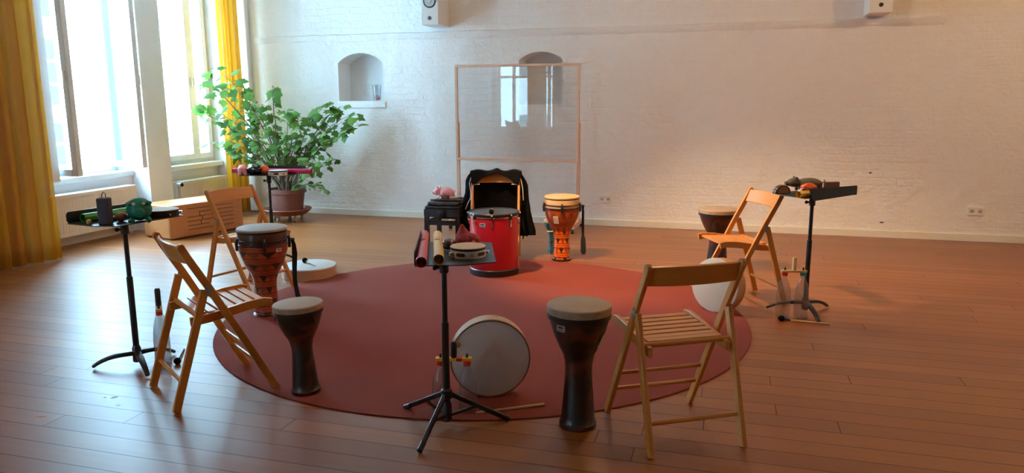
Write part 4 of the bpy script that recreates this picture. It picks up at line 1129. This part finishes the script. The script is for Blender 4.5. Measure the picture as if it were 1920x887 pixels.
def leaf(mb, p, d, size, up):
    """lobed leaf: p base, d direction, bent blade"""
    d = d.normalized(); u = (up-d*up.dot(d)).normalized(); w_ = d.cross(u)
    out = [(0, 0), (.16, .20), (.05, .42), (.34, .40), (.46, .58), (.62, .34), (.84, .22), (1.08, 0)]
    L_ = [(x, y) for x, y in out]; Rr = [(x, -y) for x, y in out[1:-1]]
    def P3(x, y):
        return p+d*(x*size)+w_*(y*size)-u*(size*(.30*x*x+.35*abs(y)))
    mid = [P3(x, 0) for x in (0, .3, .6, 1.08)]
    vs = mid+[P3(x, y) for x, y in out[1:-1]]+[P3(x, -y) for x, y in out[1:-1]]
    # left side indices 4..9, right side 10..15
    l = [4+i for i in range(6)]; r_ = [10+i for i in range(6)]
    fs = []
    for S, flip in ((l, 0), (r_, 1)):
        F = [(0, S[0], S[1], 1), (1, S[1], S[2]), (1, S[2], S[3], 2), (2, S[3], S[4]), (2, S[4], S[5], 3)]
        for f in F: fs.append(tuple(reversed(f)) if flip else f)
    mb.add(vs, fs)
rnd = random.Random(11)
for i, T in enumerate(targets):
    tgt = Vector(T)-Vector((pc.x, pc.y, .095))
    a = rnd.uniform(0, 2*PI); b0 = base+Vector((.05*math.cos(a), .05*math.sin(a), 0)); b0.x += .05*max(-1, min(1, tgt.x))
    up_ = max(.15, tgt.z-.28)
    c1 = b0+Vector((tgt.x*.20, tgt.y*.2, up_*.55)); c2 = b0+Vector((tgt.x*.62, tgt.y*.6, up_*.92+.05*rnd.uniform(-1, 1)))
    P = []
    for k in range(13):
        q = k/12; P.append(b0*(1-q)**3+c1*3*q*(1-q)**2+c2*3*q*q*(1-q)+tgt*q**3+Vector((rnd.uniform(-1, 1), rnd.uniform(-1, 1), rnd.uniform(-1, 1)))*.006*(k > 0))
    th = .011 if i % 3 == 0 else .0065
    MB().tube(P, [th*(1-.72*k/12) for k in range(13)], 7).build('stem', M['stem'], t)
    nleaf = 14 if i < 18 else 13
    for k in range(nleaf):
        q = 1-(k/(nleaf))*.62 if k > 2 else 1.0
        idx = q*12; j = min(11, int(idx)); p = P[j].lerp(P[min(12, j+1)], idx-j)
        dd = Vector((rnd.gauss(0, 1), rnd.gauss(-.25, .8), rnd.gauss(-.3, .5))).normalized()
        pp = p+dd*rnd.uniform(.02, .07)
        lf.tube([p, pp], .0015, 4)
        sz = rnd.uniform(.08, .13) if q > .7 else rnd.uniform(.055, .095)
        if i in (0, 1, 2, 4, 7, 14, 15): sz *= 1.15
        if T[2] < .6: sz *= .62
        if q < .6 and p.z < .5: sz *= .7
        w3 = pp+dd*sz
        if pc.y+w3.y > YB-.06: dd.y = -abs(dd.y)
        if pc.x+w3.x < -5.98: dd.x = abs(dd.x)
        leaf(lf, pp, dd, sz, Vector((rnd.gauss(0, .35), rnd.gauss(-.45, .35), 1)))
lo = lf.build('leaves', M['leaf'], t, ang=60)

# ------------------------------------------------------------------ wall things
def socket(label, x):
    t = thing('wall_socket', label, 'socket', (x, YB, .30), 0, 'double wall sockets')
    MB().prism(rrect(-.0765, .0765, -.0405, .0405, .006), 0, .011, TR((0, 0, 0), 0, PI/2)).build('cover_plate', M['white'], t, bevel=.002)
    for s in (-1, 1):
        c = MB().shell([(.0195, .011), (.022, .0135), (.0225, .010), (.0195, .002)], 28, TR((s*.0355, 0, 0), 0, PI/2)).build('socket_well', M['white'], t)
        MB().lathe([(0, .003), (.0193, .003), (.0193, .0115), (0, .0115)], 28, TR((s*.0355, 0, 0), 0, PI/2)).build('recess', M['caster'], c)
        pn = MB()
        for q in (-1, 1): pn.tube([(s*.0355+q*.0095, -.0112, 0), (s*.0355+q*.0095, -.0122, 0)], .003, 8)
        pn.build('pin_hole', M['ink'], c)
    return t
socket('white double wall socket low on the wall behind the plant pot', -4.96)
socket('white double wall socket right of the clear board', -1.288)
socket('white double wall socket at the far right of the brick wall', 2.367)

def speaker(label, x0, x1, zbot, d, port_big=True):
    w_ = x1-x0; xc = (x0+x1)/2
    t = thing('loudspeaker', label, 'speaker', (xc, YB, zbot), 0, 'white wall loudspeakers')
    MB().box(-w_/2, w_/2, -d, -.004, 0, .40).build('cabinet', M['white'], t, bevel=.004)
    MB().box(-.03, .03, -.006, .0, .1, .2).build('bracket', M['blackmetal'], t)
    F = TR((0, -d, 0), 0, PI/2)
    zp = .072
    MB().shell([(.020, .0), (.026, .003), (.024, -.002), (.019, -.002)], 32, TR((0, -d, zp), 0, PI/2)).build('port_ring', M['white'], t)
    MB().lathe([(0, .0005), (.0195, .0005), (.0195, .0015), (0, .0015)], 32, TR((0, -d, zp), 0, PI/2)).build('port', M['ink'], t)
    zw = .25
    wr = min(.072, w_*.37)
    MB().shell([(wr*.82, .001), (wr, .001), (wr, .006), (wr*.82, .006)], 40, TR((0, -d, zw), 0, PI/2)).build('surround', M['black'], t)
    MB().lathe([(0, .006), (wr*.25, .007), (wr*.3, .002), (wr*.82, .005), (wr*.82, .0005), (0, .0005)], 40, TR((0, -d, zw), 0, PI/2)).build('woofer_cone', M['silver'], t)
    return t
speaker('white loudspeaker box high on the wall above the left niche side', -3.30, -3.10, 2.205, .345)
speaker('white loudspeaker box high on the wall at upper right', 1.21, 1.41, 2.18, .33)

t = thing('glass_vase', 'small clear glass vase with pink stones in the left wall niche', 'vase', (-4.10, YB+.13, 1.386), 0)
MB().shell([(.040, 0), (.044, .01), (.046, .08), (.056, .19), (.053, .19), (.042, .08), (.040, .012), (.036, .008)], 32).build('glass', M['vaseglass'], t)
MB().ball((.008, -.004, .040), .032, 16, 10, sc=(1, 1, .95)).build('pink_candle', mat('pink_wax', (.75, .25, .25), .4), t)

struct(MB().ball((1.392, YB, .656), .011, 10, 8, sc=(1.4, .5, .6)).ball((1.535, YB, .155), .014, 10, 8, sc=(1.5, .5, .5)).build('trim_6', M['ink']))

# reflected corner behind the camera: shell chair by the rear window
t = thing('shell_chair', 'grey shell chair standing behind the camera near the rear windows', 'chair', (-5.0, -2.4, 0), R(30))
mb = MB(); vs = []; fs = []
for j in range(9):
    for i in range(9):
        u = -1+i/4; v_ = j/8
        if v_ < .5: y, z = -.25+.5*v_*2*.9, .46-.02*math.sin(v_*2*PI)
        else: y, z = .20+.10*(v_-.5)*2, .46+.40*(v_-.5)*2
        vs.append((u*.24, y, z+.06*u*u))
for j in range(8):
    for i in range(8): a = j*9+i; fs.append((a, a+1, a+10, a+9))
mb.add(vs, fs).build('shell', M['head_grey'], t, solid=.012)
for (x, y) in ((-.2, -.2), (.2, -.2), (-.2, .2), (.2, .2)): MB().tube([(x*.4, y*.4, .45), (x, y, 0)], .01, 8).build('leg', M['blackmetal'], t)

# ------------------------------------------------------------------ light
W = bpy.data.worlds.new('World'); SC.world = W; W.use_nodes = True
bg = W.node_tree.nodes['Background']; bg.inputs[0].default_value = (.42, .75, 1.0, 1); bg.inputs[1].default_value = SKY = 54.0
def lamp(kind, name, loc, energy, col, **kw):
    l = bpy.data.lights.new(name, kind); l.energy = energy; l.color = col
    for k, v in kw.items(): setattr(l, k, v)
    o = bpy.data.objects.new(name, l); COL.objects.link(o); o.location = loc; return o
def aim(o, tgt): o.rotation_euler = (Vector(tgt)-o.location).to_track_quat('-Z', 'Y').to_euler()
s = lamp('SUN', 'sun', (5, 0, 10), 8, (.75, .9, 1), angle=R(2)); s.rotation_euler = Vector((-.75, .35, -.62)).to_track_quat('-Z', 'Y').to_euler()
for i, (a, b) in enumerate(openings):
    p = lamp('AREA', 'sky_portal', (XW-.23, (a+b)/2, (SILL+HEAD)/2), 1, (1, 1, 1), shape='RECTANGLE', size=b-a, size_y=HEAD-SILL)
    p.rotation_euler = (0, R(-90), 0); p.data.size, p.data.size_y = HEAD-SILL, b-a
    p.data.cycles.is_portal = True
for (a, b) in rops:
    p = lamp('AREA', 'sky_portal', ((a+b)/2, YR-.32, (SILL+HEAD)/2), 1, (1, 1, 1), shape='RECTANGLE', size=b-a, size_y=HEAD-SILL)
    p.rotation_euler = (R(90), 0, 0); p.data.cycles.is_portal = True
WARM = (1.0, .67, .35)
k = lamp('SPOT', 'ceiling_spot', (-2.3, 4.35, 3.2), 720, WARM, spot_size=R(54), spot_blend=.8, shadow_soft_size=.05); aim(k, (-.30, 6.35, 0))
for (x, y, e) in ((3.3, 5.4, 80), (3.0, 2.6, 12), (-3.2, 2.2, 20), (-.4, 5.4, 45)):
    lamp('POINT', 'warm_fill', (x, y, 3.0), e, WARM, shadow_soft_size=.15)  # unseen warm fill lights, added to raise the warm ambient

# ------------------------------------------------------------------ camera
cam = bpy.data.cameras.new('camera'); co = bpy.data.objects.new('camera', cam); COL.objects.link(co); SC.camera = co
F, PIT, YAW, ROL, HC = 1398.0, R(10.35), R(16.1), R(-.2), 1.387
cam.sensor_width = 36; cam.lens = F/1920*36; cam.sensor_fit = 'HORIZONTAL'; cam.clip_end = 200
d = Vector((-math.sin(YAW)*math.cos(PIT), math.cos(YAW)*math.cos(PIT), -math.sin(PIT)))
r = Vector((math.cos(YAW), math.sin(YAW), 0)); u = r.cross(d)
r, u = r*math.cos(ROL)+u*math.sin(ROL), -r*math.sin(ROL)+u*math.cos(ROL)
co.matrix_world = Matrix(((r.x, u.x, -d.x, 0), (r.y, u.y, -d.y, 0), (r.z, u.z, -d.z, HC), (0, 0, 0, 1)))

SC.view_settings.view_transform = 'Standard'; SC.view_settings.look = 'None'
SC.view_settings.gamma = 1; SC.view_settings.use_curve_mapping = False
SC.view_settings.exposure = 0.2
SC.cycles.use_denoising = True
SC.cycles.max_bounces = 10; SC.cycles.diffuse_bounces = 5; SC.cycles.transparent_max_bounces = 16
SC.cycles.sample_clamp_indirect = 8
SC.cycles.caustics_reflective = False; SC.cycles.caustics_refractive = False
